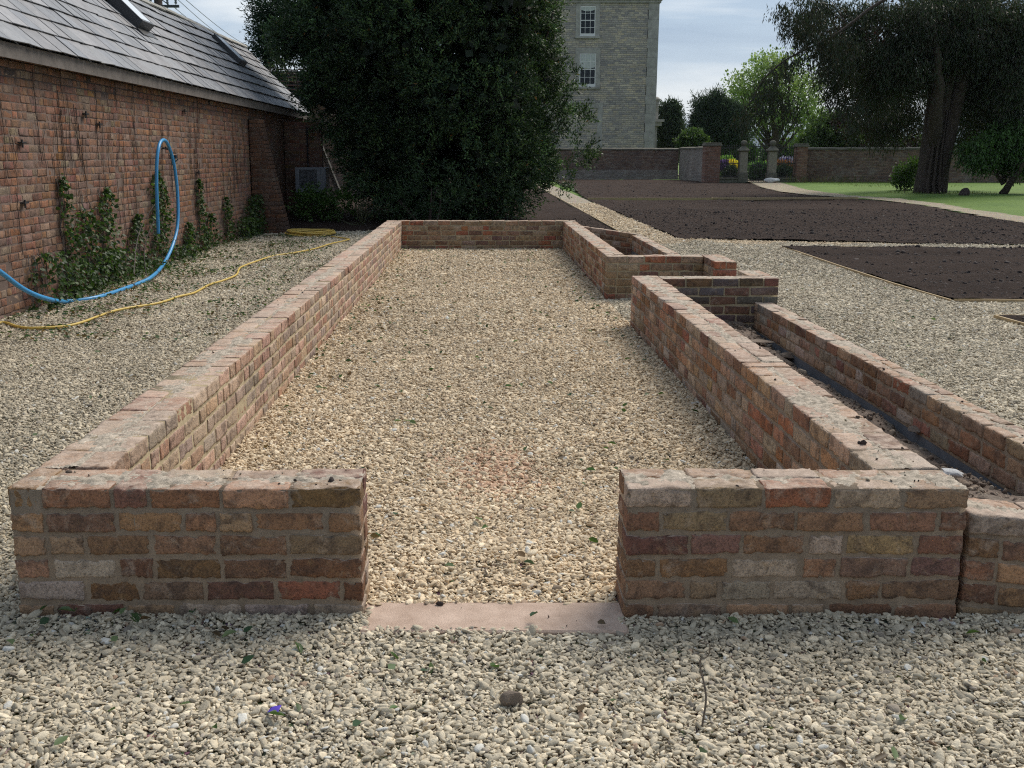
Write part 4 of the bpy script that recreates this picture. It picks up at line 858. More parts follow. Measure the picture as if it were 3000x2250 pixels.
# ------------------------------------------------------------------ pipe and hoses
def smooth(pts, n=12):
    pts = [Vector(p) for p in pts]; P = [pts[0] * 2 - pts[1]] + pts + [pts[-1] * 2 - pts[-2]]; out = []
    for i in range(1, len(P) - 2):
        for j in range(n):
            t_ = j / n; a, b, c, d = P[i - 1:i + 3]; out.append(.5 * ((2 * b) + (-a + c) * t_ + (2 * a - 5 * b + 4 * c - d) * t_ ** 2 + (-a + 3 * b - 3 * c + d) * t_ ** 3))
    return out + [pts[-1]]
wp = thing('water_pipe', 'thick bright blue plastic pipe looping up the old brick wall', 'pipe', (-4.3, 11, 0))
def bp(u, v_, X): y, z = atX(u, v_, X); return (X, y, z)
bpts = [(-4.36, 8.3, .98), bp(0, 587, -4.36), bp(52, 625, -4.34), bp(100, 645, -4.3)] + [(*atZ(145, 651, .03), .03), (*atZ(215, 641, .028), .028), (*atZ(300, 612, .03), .03), (*atZ(330, 596, .06), .06)] + [bp(352, 572, -4.32), bp(371, 535, -4.38), bp(383, 490, -4.40), bp(384, 430, -4.42), bp(379, 375, -4.44), bp(371, 335, -4.45), bp(361, 309, -4.44), bp(352, 302.5, -4.42), bp(344, 313, -4.40), bp(339, 345, -4.40), bp(338, 400, -4.41), bp(340, 455, -4.42), bp(342, 505, -4.44)]
mb = MB(); mb.tube(smooth(bpts, 9), .0235, 12); part(mb.build('pipe', M['blue'], None, True), wp)
sm_ = smooth(bpts, 9)
for k in (30, 52, 66, 84): mb = MB(); mb.tube([sm_[k], sm_[k].lerp(sm_[k + 1], .22)], .0255, 10); part(mb.build('clip', M['iron']), wp)
y, z = atX(366, 338, BX + .1); mb = MB(); mb.tube([(BX, y, z + .12), (BX + .1, y, z + .1), (BX + .14, y + .05, z), (BX + .17, y + .04, z - .08)], .014, 6); mb.box(BX + .1, BX + .2, y - .0, y + .06, z - .03, z + .02); mb.tube([(BX + .1, y - .16, z + .13), (BX + .12, y, z + .08)], .012, 6); mb.tube([(BX + .14, y - .02, z - .12), (BX + .2, y + .07, z - .04)], .01, 6)
part(mb.build('tap_bracket', M['iron']), wp)
yh = thing('garden_hose', 'yellow hose snaking over the left gravel from its flat coil', 'hose', (-3.4, 20, 0))
hp = [(-4.3, 8.6, .02), (*atZ(0, 697, .02), .02)] + [(*atZ(u, v_, .02), .02 + .006 * (i % 2)) for i, (u, v_) in enumerate(((40, 706), (80, 710), (160, 701), (250, 672), (340, 655), (385, 642), (420, 632), (452, 616), (478, 607), (500, 600), (512, 592), (517, 581), (527, 574), (560, 563), (590, 553), (640, 546), (680, 537), (715, 527), (740, 521), (753, 518), (752, 516), (730, 513), (715, 511)))]
mb = MB(); mb.tube(smooth(hp, 6), .0125, 8); part(mb.build('hose', M['yellow'], None, True), yh)
mb = MB(); ccx, ccy = -3.35, 20.35; pts = []
for i in range(9 * 20):
    a = 2 * math.pi * i / 20; k = i / 20; rx = .46 + .03 * math.sin(k * 2.3) - .018 * (k % 3); pts.append((ccx + rx * math.cos(a) + .03 * math.sin(k * 5), ccy + rx * 1.05 * math.sin(a) + .06 * math.cos(k * 3.1), .02 + .008 * k + .01 * math.sin(a * 2 + k)))
mb.tube(pts, .0125, 7); part(mb.build('coil', M['yellow'], None, True), yh)

# ------------------------------------------------------------------ small things near the camera
def rock(name, label, cat, x, y, z, s, m, seed, flat=.7, el=1.3, rz=0., parent=None):
    q = lump(name, m, seed, flat, el, 3, .35); q.name = name; COL.objects.link(q); q.location = (x, y, z); q.scale = (s, s, s); q.rotation_euler = (0, 0, rz); q.data.polygons.foreach_set('use_smooth', np.zeros(len(q.data.polygons), bool)); return tag(q, label, cat)
rock('mortar_lump', 'brown clod of old mortar lying on the foreground gravel', 'stone', .09, 2.67, .02, .062, M['rock'], 3, .8, 1.1, .6)
rock('quartz_stone', 'pale bluish-white stone on the soil behind the front wall corner', 'stone', *atZ(2058, 1021, .1), .10, .085, M['rockwhite'], 5, .5, 1.4, -.3)
rock('broken_brick', 'large angular brown stone resting in the trench by the planter wall', 'stone', *atZ(2158, 1090, .16), .16, .125, M['rock'], 8, .6, 1.25, -.7)
rock('small_rock', 'small brown stone halfway along the soil trench', 'stone', *atZ(1703, 772, -.03), -.02, .13, M['rock'], 12, .5, 1.3)
rock('flat_stone', 'pale flat stone in the trench near the tall corner', 'stone', *atZ(1990, 935, .0), .02, .11, M['rock'], 13, .35, 1.5, .2)
rock('tile_fragment', 'flat pale tile fragment lying at the far end of the trench', 'tile fragment', *atZ(1645, 738, .03), .035, .16, M['rock'], 21, .12, 1.3, -.5)
o = MB(); x, y = atZ(1517, 1562, 0); x2, z2 = atY(1535, 1392, 2.5); o.tube(smooth([(x, y, -.01), (x + .004, y - .01, .09), (x2 - .012, 2.56, .19), (x2 + .002, 2.53, z2 * .82), (x2 - .003, 2.5, z2), (x2 - .03, 2.49, z2 + .012)], 5), [.0028] * 12 + [.0016] * 14, 6)
tag(o.build('dry_stalk', M['barkgrey']), 'single thin grey dried stalk standing in the foreground gravel', 'stalk')
x, y = atZ(592, 1540, .015); o = quads('foil_wrapper', [(x - .018, y - .012, .02), (x + .015, y - .014, .026), (x + .02, y + .012, .033), (x - .012, y + .016, .024), (x + .002, y, .036)], [(0, 1, 4), (1, 2, 4), (2, 3, 4), (3, 0, 4)], M['purple']); tag(o, 'tiny crumpled purple and white wrapper among the foreground pebbles', 'litter')
quads('white_strip', [(x - .014, y + .012, .034), (x - .002, y + .010, .036), (x + .002, y + .020, .036), (x - .012, y + .022, .033)], [(0, 1, 2, 3)], M['white'], o)
# black sheeting in the far planter
o = grid('black_sheeting', 1.72, 2.48, 11.7, 15.2, .05, lambda P: -.01 + wob(P, 9, .5) * .05 + wob(P, 26, 1.5) * .02, M['black']); tag(o, 'crumpled black plastic sheeting in the planter beyond the porch', 'plastic sheet')
# fallen leaves
n = 8500; P = np.zeros((n, 3)); P[:, 0] = -4.6 + np.abs(rng.normal(0, 1.25, n)); P[:, 1] = rng.uniform(8.5, 21.5, n); kp = (P[:, 0] < WX0 - .03) & (wob(P, 2.2, .8) + wob(P, 6, 1.8) * .6 > rng.uniform(-.6, .9, n)); P = P[kp]
q = [sprinkle(-1.3, 1.38, 3.5, 17.3, 8), sprinkle(-1.55, -.7, 3.02, 3.2, 110), sprinkle(-1.6, 2.2, 2.1, 3.2, 11), sprinkle(-4.4, -1.6, 3.5, 10, 3.5), sprinkle(2.8, 5, 5, 17, 1.5)]
a_ = sprinkle(-1.31, -.3, 6, 17.3, 40); q.append(a_[rng.random(len(a_)) < np.exp(-(a_[:, 0] + 1.31) * 3.2)]); a_ = sprinkle(.6, 1.39, 7, 17.3, 26); q.append(a_[rng.random(len(a_)) < np.exp((a_[:, 0] - 1.4) * 4) * .8])
a_ = sprinkle(-1.31, 1.39, 14.5, 17.35, 22); q.append(a_[rng.random(len(a_)) < np.exp((a_[:, 1] - 17.3) * 1.6)])
P = np.concatenate([P] + q); P[:, 2] = gz(P) + .018 + rng.uniform(0, .012, len(P)); n = len(P)
cl = pick_cols(n, [(.045, .085, .025), (.065, .12, .035), (.03, .06, .02), (.12, .17, .08), (.05, .10, .05), (.10, .07, .04), (.16, .10, .05)], .25)
o = leaves6(P, np.stack([np.cos(rng.uniform(0, 6.28, n)), np.sin(rng.uniform(0, 6.28, n)), rng.normal(0, .15, n)], 1), .045, .026, cl, 'fallen_leaves', M['leaf'], None, .15, np.array((0, 0, 1.)), .2)
tag(o, 'scattered small fallen green leaves on the gravel', 'leaf litter', None, 'stuff')

# ------------------------------------------------------------------ garden wall, gate piers and railings
def facade(name, x0, y0, x1, y1, z0, z1, th, m, parent=None, split=None):
    """upright slab whose object frame runs along it, so brick patterns follow it"""
    L_ = math.hypot(x1 - x0, y1 - y0); r = MB().box(0, L_, 0, th, z0, z1)
    o = r.build(name, m); o.location = (x0, y0, 0); o.rotation_euler = (0, 0, math.atan2(y1 - y0, x1 - x0)); 
    if parent: o.parent = parent; o.location = Vector((x0, y0, 0)) - parent.location
    return o
def coping(x0, y0, x1, y1, z, th, parent, m='coping', h=.14, ov=.05):
    L_ = math.hypot(x1 - x0, y1 - y0); r = MB(); s = 0
    while s < L_ - .05:
        e_ = min(s + random.uniform(.5, .8), L_); dz = random.uniform(-.012, .012); r.prism([(-ov, z + dz), (th + ov, z + dz), (th + ov, z + h * .6 + dz), (th / 2, z + h + dz), (-ov, z + h * .6 + dz)], 0, s + .004, e_ - .004); s = e_
    o = r.build('coping', M[m]); o.parent = parent; o.location = Vector((x0, y0, 0)) - parent.location; o.rotation_euler = (0, 0, math.atan2(y1 - y0, x1 - x0))
GWn = 'old garden boundary walls'
w1 = thing('garden_wall', 'long old brick garden wall with mossy coping below the stone house', 'wall', (0, 67, 0), GWn)
facade('brickwork', -3, 67, 12.75, 67, 0, 1.85, .4, M['gardenbrick'], w1); facade('plinth', -3, 66.93, 12.75, 66.93, 0, .62, .06, M['gardenpale'], w1); coping(-3, 67, 12.75, 67, 1.85, .4, w1)
w2 = thing('garden_wall', 'pale limewashed wall section angling out to the red brick gate pier', 'wall', (12.8, 67, 0), GWn)
facade('brickwork', 12.8, 66.95, 13.15, 60.6, 0, 1.90, .35, M['gardenpale'], w2); coping(12.8, 66.95, 13.15, 60.6, 1.90, .35, w2)
facade('brickwork', 13.15, 60.2, 13.4, 59.9, 0, 1.92, .3, M['gardenpale'], w2)
w3 = thing('garden_wall', 'mottled old brick garden wall between right gate pier and big trunk', 'wall', (18.4, 60.2, 0), GWn)
x3, _ = atY(1742, 400, 60); facade('brickwork', x3, 60.2, 25.5, 58.3, 0, 1.84, .4, M['gardenbrick'], w3); coping(x3, 60.2, 25.5, 58.3, 1.84, .4, w3)
facade('brickwork', 25.5, 58.3, 45, 56, 0, 1.75, .4, M['gardenbrick'], w3); coping(25.5, 58.3, 45, 56, 1.75, .4, w3)
YG = 59.0
def atg(u): return atY(u, 350, YG)[0]
def ztop(v_): return atY(1600, v_, YG)[1]
GP = 'gate piers'
for (u0, u1, v0, lab) in ((1523, 1556, 307, 'red brick gate pier left of the iron railings'), (1722, 1744, 309, 'brick gate pier right of the railings at the wall end')):
    xa, xb = atg(u0), atg(u1); z = ztop(v0); t_ = thing('brick_pier', lab, 'gate pier', (xa, YG, 0), GP)
    facade('shaft', xa, YG, xb, YG, 0, z - .22, .75, M['pierbrick'], t_); o = MB().box(xa - .06, xb + .06, YG - .06, YG + .81, z - .22, z - .12, 0, .02).box(xa - .02, xb + .02, YG - .02, YG + .77, z - .121, z - .03, 0, .02).build('cap', M['coping']); part(o, t_)
for (u0, u1, v0, lab) in ((1599, 1617, 303, 'stone gate pier with ball top left of the small gate'), (1661, 1680, 303, 'stone gate pier with ball top right of the small gate')):
    xa, xb = atg(u0), atg(u1); z = ztop(v0); xm = (xa + xb) / 2; hw_ = (xb - xa) / 2; ym = YG + .3; t_ = thing('stone_pier', lab, 'gate pier', (xm, ym, 0), GP)
    part(MB().box(xm - hw_ - .03, xm + hw_ + .03, ym - hw_ - .03, ym + hw_ + .03, 0, .55, 0, .02).build('base', M['coping']), t_)
    part(MB().box(xm - hw_ + .02, xm + hw_ - .02, ym - hw_ + .02, ym + hw_ - .02, .551, z - .62, 0, .015).build('shaft', M['pierstone']), t_)
    mb = MB().box(xm - hw_ - .05, xm + hw_ + .05, ym - hw_ - .05, ym + hw_ + .05, z - .619, z - .50, 0, .03); k = hw_ + .02; mb.add([(xm - k, ym - k, z - .5), (xm + k, ym - k, z - .5), (xm + k, ym + k, z - .5), (xm - k, ym + k, z - .5), (xm, ym, z - .22)], [(0, 1, 4), (1, 2, 4), (2, 3, 4), (3, 0, 4)]); part(mb.build('cap', M['coping']), t_)
    mb = MB(); mb.lathe([(.09, z - .38), (.10, z - .32), (.15, z - .27), (.19, z - .17), (.17, z - .07), (.09, z - .01), (.01, z)], (xm, ym), 14); part(mb.build('ball_finial', M['coping'], None, True), t_)
def railing(name, u0, u1, lab, cat, zb, zt, gate=False):
    xa, xb = atg(u0), atg(u1); ym = YG + .3; t_ = thing(name, lab, cat, (xa, ym, zb)); n = max(8, int((xb - xa) / .13)); mb = MB(); sp = MB()
    for i in range(n + 1):
        x = xa + (xb - xa) * i / n; tall = zt + (.16 if gate and False else 0); mb.box(x - .016, x + .016, ym - .016, ym + .016, zb, tall)
        sp.lathe([(.012, tall), (.026, tall + .03), (.001, tall + .13)], (x, ym), 5)
        if i < n: x += (xb - xa) / n / 2; h = zb + (zt - zb) * .47; mb.box(x - .008, x + .008, ym - .008, ym + .008, zb, h); sp.lathe([(.009, h), (.02, h + .03), (.001, h + .10)], (x, ym), 5)
    mb.add(sp.v, sp.f); part(mb.build('bars', M['iron']), t_)
    for z in (zb + .06, zb + (zt - zb) * .44, zt - .1): part(MB().box(xa, xb, ym - .022, ym + .022, z, z + .045).build('rail', M['iron']), t_)
    return t_
railing('iron_railing', 1556, 1598, 'black spiked railing between red brick pier and stone pier', 'railing', .28, 2.02)
railing('iron_railing', 1681, 1722, 'black spiked railing between stone pier and right brick pier', 'railing', .28, 2.02)
railing('iron_gate', 1618, 1660, 'black iron gate between the two ball-topped stone piers', 'gate', .05, 2.1, True)
for u0, u1, lab in ((1556, 1598, 'low stone plinth under the left railing'), (1681, 1722, 'low stone plinth under the right railing')):
    xa, xb = atg(u0), atg(u1); o = MB().box(xa, xb, YG + .12, YG + .5, 0, .2, 0, .01).box(xa, xb, YG + .08, YG + .54, .2, .28, 0, .015).build('plinth', M['coping']); tag(o, lab, 'plinth', 'railing plinths')
x, y = atg(1637), 63; z = atY(1637, 338, y)[1]; o = MB().box(x - .25, x + .3, y, y + .03, z - .2, z + .12).box(x - .01, x + .02, y + .005, y + .025, 0, z - .2).build('notice_board', M['black']); tag(o, 'small blank black board standing in the garden beyond the gate', 'sign')
o = lump('plastic_bag', M['rockwhite'], 31, .45, 1.4, 3, .4); COL.objects.link(o); x, y = atZ(1664, 394, 0); o.location = (atg(1664), 58.4, .16); o.scale = (.62, .5, .75); tag(o, 'crumpled pale bag lying at the foot of the right railing', 'bag')

# ------------------------------------------------------------------ stone house
YH = 73.0; hx1 = atY(1425, 5, YH)[0]; hx0 = atY(1150, 300, YH)[0] - 3; ht = atY(1425, 6, YH)[1]
hs = thing('stone_house', 'tall coursed grey stone house with white sash windows', 'house', (hx1, YH, 0))
facade('wall', hx0, YH, hx1 - .75, YH, 0, ht, 12, M['rubble'], hs)
xw0, xw1 = atY(1254, 100, YH)[0], atY(1286, 100, YH)[0]
mb = MB(); z = 0; k = 0
while z < ht - .1:
    e_ = min(z + .62, ht); w = .0 if k % 2 else .04; mb.box(hx1 - .75 - w + .04, hx1, YH - .03, YH + 12, z + .004, e_ - .004); z = e_; k += 1
part(mb.build('corner_quoins', M['stone']), hs)
mb = MB(); mb.box(hx0, hx1 + .1, YH - .12, YH + 12, ht + .002, ht + .16); mb.box(hx0, hx1 + .2, YH - .2, YH + 12.2, ht + .162, ht + .30); mb.box(hx0, hx1 + .1, YH - .12, YH + 12, ht + .302, ht + .62); part(mb.build('cornice', M['stone']), hs)
def sash(u0, u1, v0, v1, lab):
    x0, z1 = atY(u0, v0, YH); x1, z0 = atY(u1, v1, YH); sw = .30
    mb = MB(); mb.box(x0 - sw, x0, YH - .035, YH + .1, z0 - .1, z1 + .02); mb.box(x1, x1 + sw, YH - .035, YH + .1, z0 - .1, z1 + .02); mb.box(x0 - sw, x1 + sw, YH - .035, YH + .1, z1 + .022, z1 + .36); mb.box(x0 - sw - .02, x1 + sw + .02, YH - .12, YH + .1, z0 - .24, z0 - .102)
    part(mb.build('stone_surround', M['stone']), hs)
    f = MB(); b = .06
    f.box(x0, x0 + b, YH - .02, YH + .02, z0, z1); f.box(x1 - b, x1, YH - .02, YH + .02, z0, z1); f.box(x0 + b, x1 - b, YH - .02, YH + .02, z1 - b, z1); f.box(x0, x1, YH - .05, YH + .02, z0 - .099, z0 + b * 1.3); zm = (z0 + z1) / 2; f.box(x0 + b, x1 - b, YH - .018, YH + .02, zm - .03, zm + .03)
    for i in (1, 2): xx = x0 + (x1 - x0) * i / 3; f.box(xx - .014, xx + .014, YH - .015, YH + .015, z0, z1)
    for zz in (z0 + (z1 - z0) * .25, z0 + (z1 - z0) * .75): f.box(x0 + b, x1 - b, YH - .012, YH + .012, zz - .014, zz + .014)
    fo = part(f.build('sash_window', M['white']), hs); g = MB().box(x0 + .02, x1 - .02, YH - .006, YH - .002, z0, z1).build('pane', M['glass']); part(g, fo)
    return x0, x1, z0, z1, fo
a1 = sash(1254, 1285.5, 13, 75, ''); a2 = sash(1252.5, 1286, 115.5, 184, '')
for (a, fr) in ((a1, .12), (a2, .42)):
    x0, x1, z0, z1, fo = a; mb = MB(); n = 10; zb = z1 - (z1 - z0) * fr
    V = [(x0 + .07 + (x1 - x0 - .14) * i / n, YH - .008 - .002 * math.sin(i * 2.2), z) for z in (zb, z1 - .06) for i in range(n + 1)]
    V = [(x, y, z + (-.12 * math.sin(math.pi * (x - x0) / (x1 - x0)) if j <= n else 0)) for j, (x, y, z) in enumerate(V)]
    mb.add(V, [(i, i + 1, n + 2 + i, n + 1 + i) for i in range(n)]); part(mb.build('blind', M['offwhite']), fo)
x0, z1 = atY(1238, 222, YH); x1, z0 = atY(1300, 316, YH); mb = MB(); mb.box(x1 - .35, x1, YH - .02, YH + .1, 0, z1 - .36); mb.box(x0 - 1, x1, YH - .02, YH + .1, z1 - .358, z1); mb.box(x0 - .6, atY(1286, 219, YH)[0], YH - .10, YH + .1, z1 + .002, z1 + .09); part(mb.build('blocked_window_surround', M['stone']), hs)
# side porch seen past the corner
xa = hx1; zt = atY(1421, 210, YH + 2)[1]; mb = MB(); mb.box(xa + .002, xa + .35, YH + 1.2, YH + 4, 0, zt - 2.0); mb.box(xa + .002, xa + .62, YH + .95, YH + 4.2, zt - 2.0, zt - 1.72); mb.box(xa + .002, xa + .78, YH + .8, YH + 4.3, zt - 1.718, zt - 1.55); mb.box(xa + .002, xa + .4, YH + 1.2, YH + 4, zt - 1.55, zt - .55); part(mb.build('side_porch', M['stone']), hs)
mb = MB(); mb.lathe([(.28, zt - .55), (.20, zt - .45), (.22, zt - .3), (.34, zt - .2), (.22, zt - .1), (.1, zt)], (xa + .28, YH + 1.5), 12); part(mb.build('porch_finial', M['stone'], None, True), hs)

# ------------------------------------------------------------------ distant trees
def XZ(u, v_, Y): return atY(u, v_, Y)
def lobes_px(L_, Y):
    out = []
    for (u, v_, ru, rv, *dy) in L_:
        yy = Y + (dy[0] if dy else 0); x, z = XZ(u, v_, yy); s = yy / 2200 * 1.0; out.append((x, yy, z, ru * s, ru * s * .9, rv * s))
    return out
GT = 'trees beyond the garden wall'
bush('columnar_yew', 'dark narrow upright yew standing against the house corner', 'tree', lobes_px([(1447, 288, 17, 42), (1436, 270, 8, 30), (1455, 268, 9, 32), (1448, 252, 7, 18), (1462, 288, 6, 22), (1447, 320, 20, 45)], 80), 2400, 9, .30, .07, [(.055, .085, .06), (.08, .115, .075)], M['needle'], GT, .5, 1.6, .7, floor=.3)
cyl = [(1520 + 14 * math.cos(k * 2.4) + k * 4.6, 252 + abs(k - 7) * 3.2 + 14 * math.sin(k * 1.9), 5 + (k % 3) * 2, 17 + 7 * ((k * 5) % 4)) for k in range(15)]
bush('cypress_tree', 'dark spiky cypress left of the tall pale green tree', 'tree', lobes_px([(1545, 292, 26, 30), (1580, 296, 26, 34), (1560, 270, 16, 26), (1513, 243, 5, 20), (1522, 262, 8, 22), (1506, 272, 9, 7), (1512, 290, 10, 8)] + cyl, 76), 5600, 10, .32, .055, [(.055, .085, .058), (.08, .115, .075)], M['needle'], GT, .5, 1.1, .8, floor=.3)
bush('round_shrub', 'light green rounded shrub between yew and cypress over the wall', 'shrub', lobes_px([(1495, 306, 24, 20), (1478, 312, 14, 14), (1512, 310, 14, 12)], 72), 500, 9, .18, .11, [(.07, .12, .035), (.10, .155, .05), (.05, .09, .03)], M['leaf'], GT, .5)
# pale spring tree with visible limbs
def limbed_tree(name, label, base, Y, crown, n, nper, size, width, pal, m, limbs, r0, twig, up=.2, droop=0, depth=.75, group=None, tm='bark', v=.3, front=None, gaps=None):
    bx, bz = XZ(base[0], base[1], Y); bz = 0; r = thing(name, label, 'tree', (bx, Y, 0), group); L_ = lobes_px(crown, Y)
    C, Nn = blobs_shell(L_, n, depth, front); kz = C[:, 2] > .5
    if gaps: kz &= wob(C * np.array((1, 1, 1.8)), gaps[0], .7) + .6 * wob(C, gaps[0] * 2.3, 1.9) > gaps[1]
    C, Nn = C[kz], Nn[kz]; tv = (1 + .35 * wob(C, 1.1 * 60 / Y, 1.1)).clip(.6, 1.7); Dn = Nn * .5 + np.array((0, 0, up)) + rng.normal(0, .45, C.shape)
    Pl, Dl = sprays(C, Dn, nper, twig, size, size * 1.1, droop)
    if droop: Dl = Dl * .4 + np.array((0, 0, -1.))
    leaves(Pl, Dl, size, width, pick_cols(len(Pl), pal, v) * np.repeat(tv, nper)[:, None], 'crown', m, r, .3 if droop else .45)
    mb = MB()
    for i, (u, v_, rr) in enumerate(limbs):
        x, z = XZ(u, v_, Y); a = Vector((bx, Y, 0 if rr >= 1 else z * .30)); pts = limb(mb, a, (x, Y + random.uniform(-1.5, 1.5), z), r0 * rr, r0 * rr * .22, .07, 8, 8, i + int(Y))
        for k in range(5):
            q = pts[3 + k % 5]; l = L_[random.randrange(len(L_))]; tgt = Vector(q) + (Vector((l[0], l[1], l[2])) - Vector(q)).normalized() * random.uniform(.15, .35) * abs(L_[0][3]) * 2; limb(mb, q, tgt, r0 * rr * .25, r0 * .03, .12, 5, 5, k + i * 7)
    part(mb.build('trunk', M[tm], None, True), r); return r
limbed_tree('pale_spring_tree', 'tall fresh green tree with dark branches showing beyond the gate', (1672, 330), 88, [(1680, 170, 70, 48), (1625, 200, 48, 42), (1735, 200, 44, 46), (1660, 145, 40, 24), (1600, 225, 34, 32), (1752, 238, 30, 38), (1680, 225, 70, 46), (1640, 262, 50, 34), (1720, 266, 54, 34), (1590, 186, 24, 22)], 1500, 9, .24, .15, [(.26, .36, .13), (.33, .43, .17), (.19, .28, .09), (.38, .47, .20)], M['leaf'], [(1675, 150, 1), (1630, 190, .6), (1720, 180, .7), (1600, 220, .45), (1750, 225, .5), (1655, 170, .6), (1700, 160, .6), (1640, 235, .5), (1720, 225, .5), (1690, 200, .4), (1590, 190, .3), (1740, 262, .35), (1615, 262, .35)], .42, .7, .3, 0, .85, GT)
limbed_tree('bright_green_tree', 'bushy bright green tree over the wall left of the big trunk', (1800, 340), 68, [(1800, 285, 52, 34), (1765, 305, 34, 24), (1845, 300, 30, 26), (1812, 258, 28, 18), (1782, 265, 24, 18), (1740, 318, 24, 16), (1800, 322, 60, 22)], 1500, 9, .18, .11, [(.085, .14, .04), (.12, .18, .055), (.06, .105, .03)], M['leaf'], [(1790, 270, 1), (1830, 280, .6), (1760, 295, .6)], .2, .5, .1, .1, .55, GT)
limbed_tree('copper_beech', 'dark purple beech half hidden behind the big drooping tree', (1900, 330), 64, [(1860, 110, 60, 60), (1800, 70, 60, 50), (1900, 180, 80, 60), (1880, 240, 60, 50), (2100, 190, 90, 70), (2170, 120, 70, 70), (1960, 90, 80, 90), (1930, 290, 60, 40), (2060, 60, 90, 60)], 3200, 9, .20, .13, [(.045, .020, .024), (.05, .02, .024), (.022, .012, .014)], M['leaf'], [(1880, 100, 1), (1820, 140, .6), (1960, 120, .7)], .35, .6, 0, 0, .6, GT)
for i, (L_, lab, nm) in enumerate((([(1965, 325, 40, 26), (1925, 345, 30, 20), (2010, 330, 40, 30)], 'green shrubbery behind the wall beside the big trunk', 'leafy_shrub'), ([(2100, 340, 50, 34), (2180, 330, 50, 40), (2230, 350, 40, 50)], 'green trees behind the small orchard tree', 'leafy_shrub'), ([(1960, 382, 24, 26), (1975, 365, 16, 16), (1948, 392, 14, 12)], 'pale green shrub hugging the left side of the big trunk', 'leafy_shrub'))):
    Y = (66, 64, 46)[i]; bush(nm, lab, 'shrub', lobes_px(L_, Y), (1100, 1500, 260)[i], 9, (.18, .18, .12)[i], (.11, .11, .07)[i], [(.07, .13, .035), (.10, .17, .045), (.05, .09, .025)], M['leaf'], 'green shrubs round the big trunk', .85)
# big drooping tree on the right
YT = 42.5
def no_low(P, d): return (d[:, 1] < .5)
big = limbed_tree('drooping_tree', 'huge dark tree with drooping foliage and thick reddish double trunk', (2005, 418), YT, [(1960, 55, 110, 60), (2100, 45, 115, 75), (2205, 110, 70, 80), (1870, 60, 60, 50), (1835, 125, 48, 42, 1), (1870, 190, 55, 45, 2), (1895, 250, 48, 42, 3), (1955, 215, 50, 50, 4), (2125, 185, 85, 55, 1), (2195, 235, 60, 45, 1), (2110, 262, 50, 36, 4), (1955, 130, 90, 42), (1790, 42, 48, 34), (1862, 285, 30, 22, 3), (2040, 115, 60, 45), (1815, 200, 24, 26, 1), (1740, 15, 36, 18), (2090, 150, 40, 40, 3), (1925, 170, 45, 40, 0), (2200, 180, 50, 60, -1), (2165, 70, 60, 50, 0), (1800, 150, 24, 26, 1), (2050, 200, 40, 26, 2.5)], 15000, 15, .17, .036, [(.026, .042, .022), (.038, .056, .028), (.050, .042, .025), (.048, .070, .032)], M['leafdark'], [(1985, 60, .55), (2090, 40, .6), (2130, 150, .4)], .62, .65, -.2, .45, .85, None, 'bark', .3, no_low, (1.1, -.35))
mb = MB(); x0, x1 = atY(1963, 415, YT)[0], atY(2052, 415, YT)[0]; xm = (x0 + x1) / 2
for (dx, r_, lean, sd) in ((-.24, .33, .10, 1), (.26, .34, .75, 2), (.02, .30, .35, 5)):
    pts = [(xm + dx + lean * t_ / 6, YT + .05 * math.sin(t_), t_ - .2) for t_ in np.linspace(0, 9, 16)]
    mb.tube(pts, [r_ * (1.32 if i == 0 else 1.14 if i == 1 else 1.0 - i * .03) for i in range(16)], 14)
for i in range(14):
    a = i * .46; mb.tube([(xm + .56 * math.cos(a), YT + .75 * math.sin(a), -.12), (xm + .52 * math.cos(a), YT + .45 * math.sin(a), .35), (xm + .05 + .40 * math.cos(a), YT + .36 * math.sin(a), 1.6), (xm + .16 + .34 * math.cos(a), YT + .32 * math.sin(a), 3.3)], [.06, .06, .05, .03], 7)
part(mb.build('main_stem', M['bark'], None, True), big)
# the long branch reaching out left, with hanging sprays
mb = MB(); bpx = [(2060, -70), (1960, -25), (1885, 15), (1850, 42), (1800, 78), (1755, 100), (1700, 128), (1660, 160), (1640, 185), (1625, 215), (1600, 245)]; bp_ = [(atY(u, v_, YT - 1.5 - i * .15)[0], YT - 1.5 - i * .15, atY(u, v_, YT - 1.5 - i * .15)[1]) for i, (u, v_) in enumerate(bpx)]; mb.tube(smooth(bp_, 4), [max(.012, .075 * (1 - i / 44)) for i in range(41)], 7)
part(mb.build('branch', M['bark'], None, True), big)
sp = []; HB = [(1715, 40, 26, 34), (1735, 70, 20, 30), (1690, 18, 20, 20), (1760, 50, 26, 40), (1790, 70, 20, 34), (1700, 130, 12, 18), (1720, 118, 14, 16), (1770, 105, 18, 26), (1660, 175, 16, 28), (1640, 205, 16, 30), (1625, 235, 22, 18), (1605, 250, 14, 12), (1680, 205, 16, 20), (1700, 225, 12, 18), (1715, 235, 12, 18), (1800, 120, 22, 30), (1830, 100, 30, 40), (1650, 240, 22, 14), (1690, 135, 10, 8), (1845, 230, 18, 25)]
Cs = []
for (u, v_, ru, rv) in HB:
    x, z = atY(u, v_, YT - 2.3); k = YT / 2200; m_ = int(ru * rv * .055) + 6; Cs.append(np.stack([x + rng.normal(0, ru * k * .55, m_), YT - 2.3 + rng.normal(0, .5, m_), z + rng.normal(0, rv * k * .5, m_)], 1))
C = np.concatenate(Cs); Pl, Dl = sprays(C, rng.normal(0, .5, C.shape) + np.array((0, 0, -.6)), 15, .5, .2, .12, .3); Dl = Dl * .3 + np.array((0, 0, -1.))
leaves(Pl, Dl, .16, .036, pick_cols(len(Pl), [(.022, .036, .020), (.032, .045, .024), (.045, .038, .022)], .3), 'hanging_sprays', M['leafdark'], big, .3)
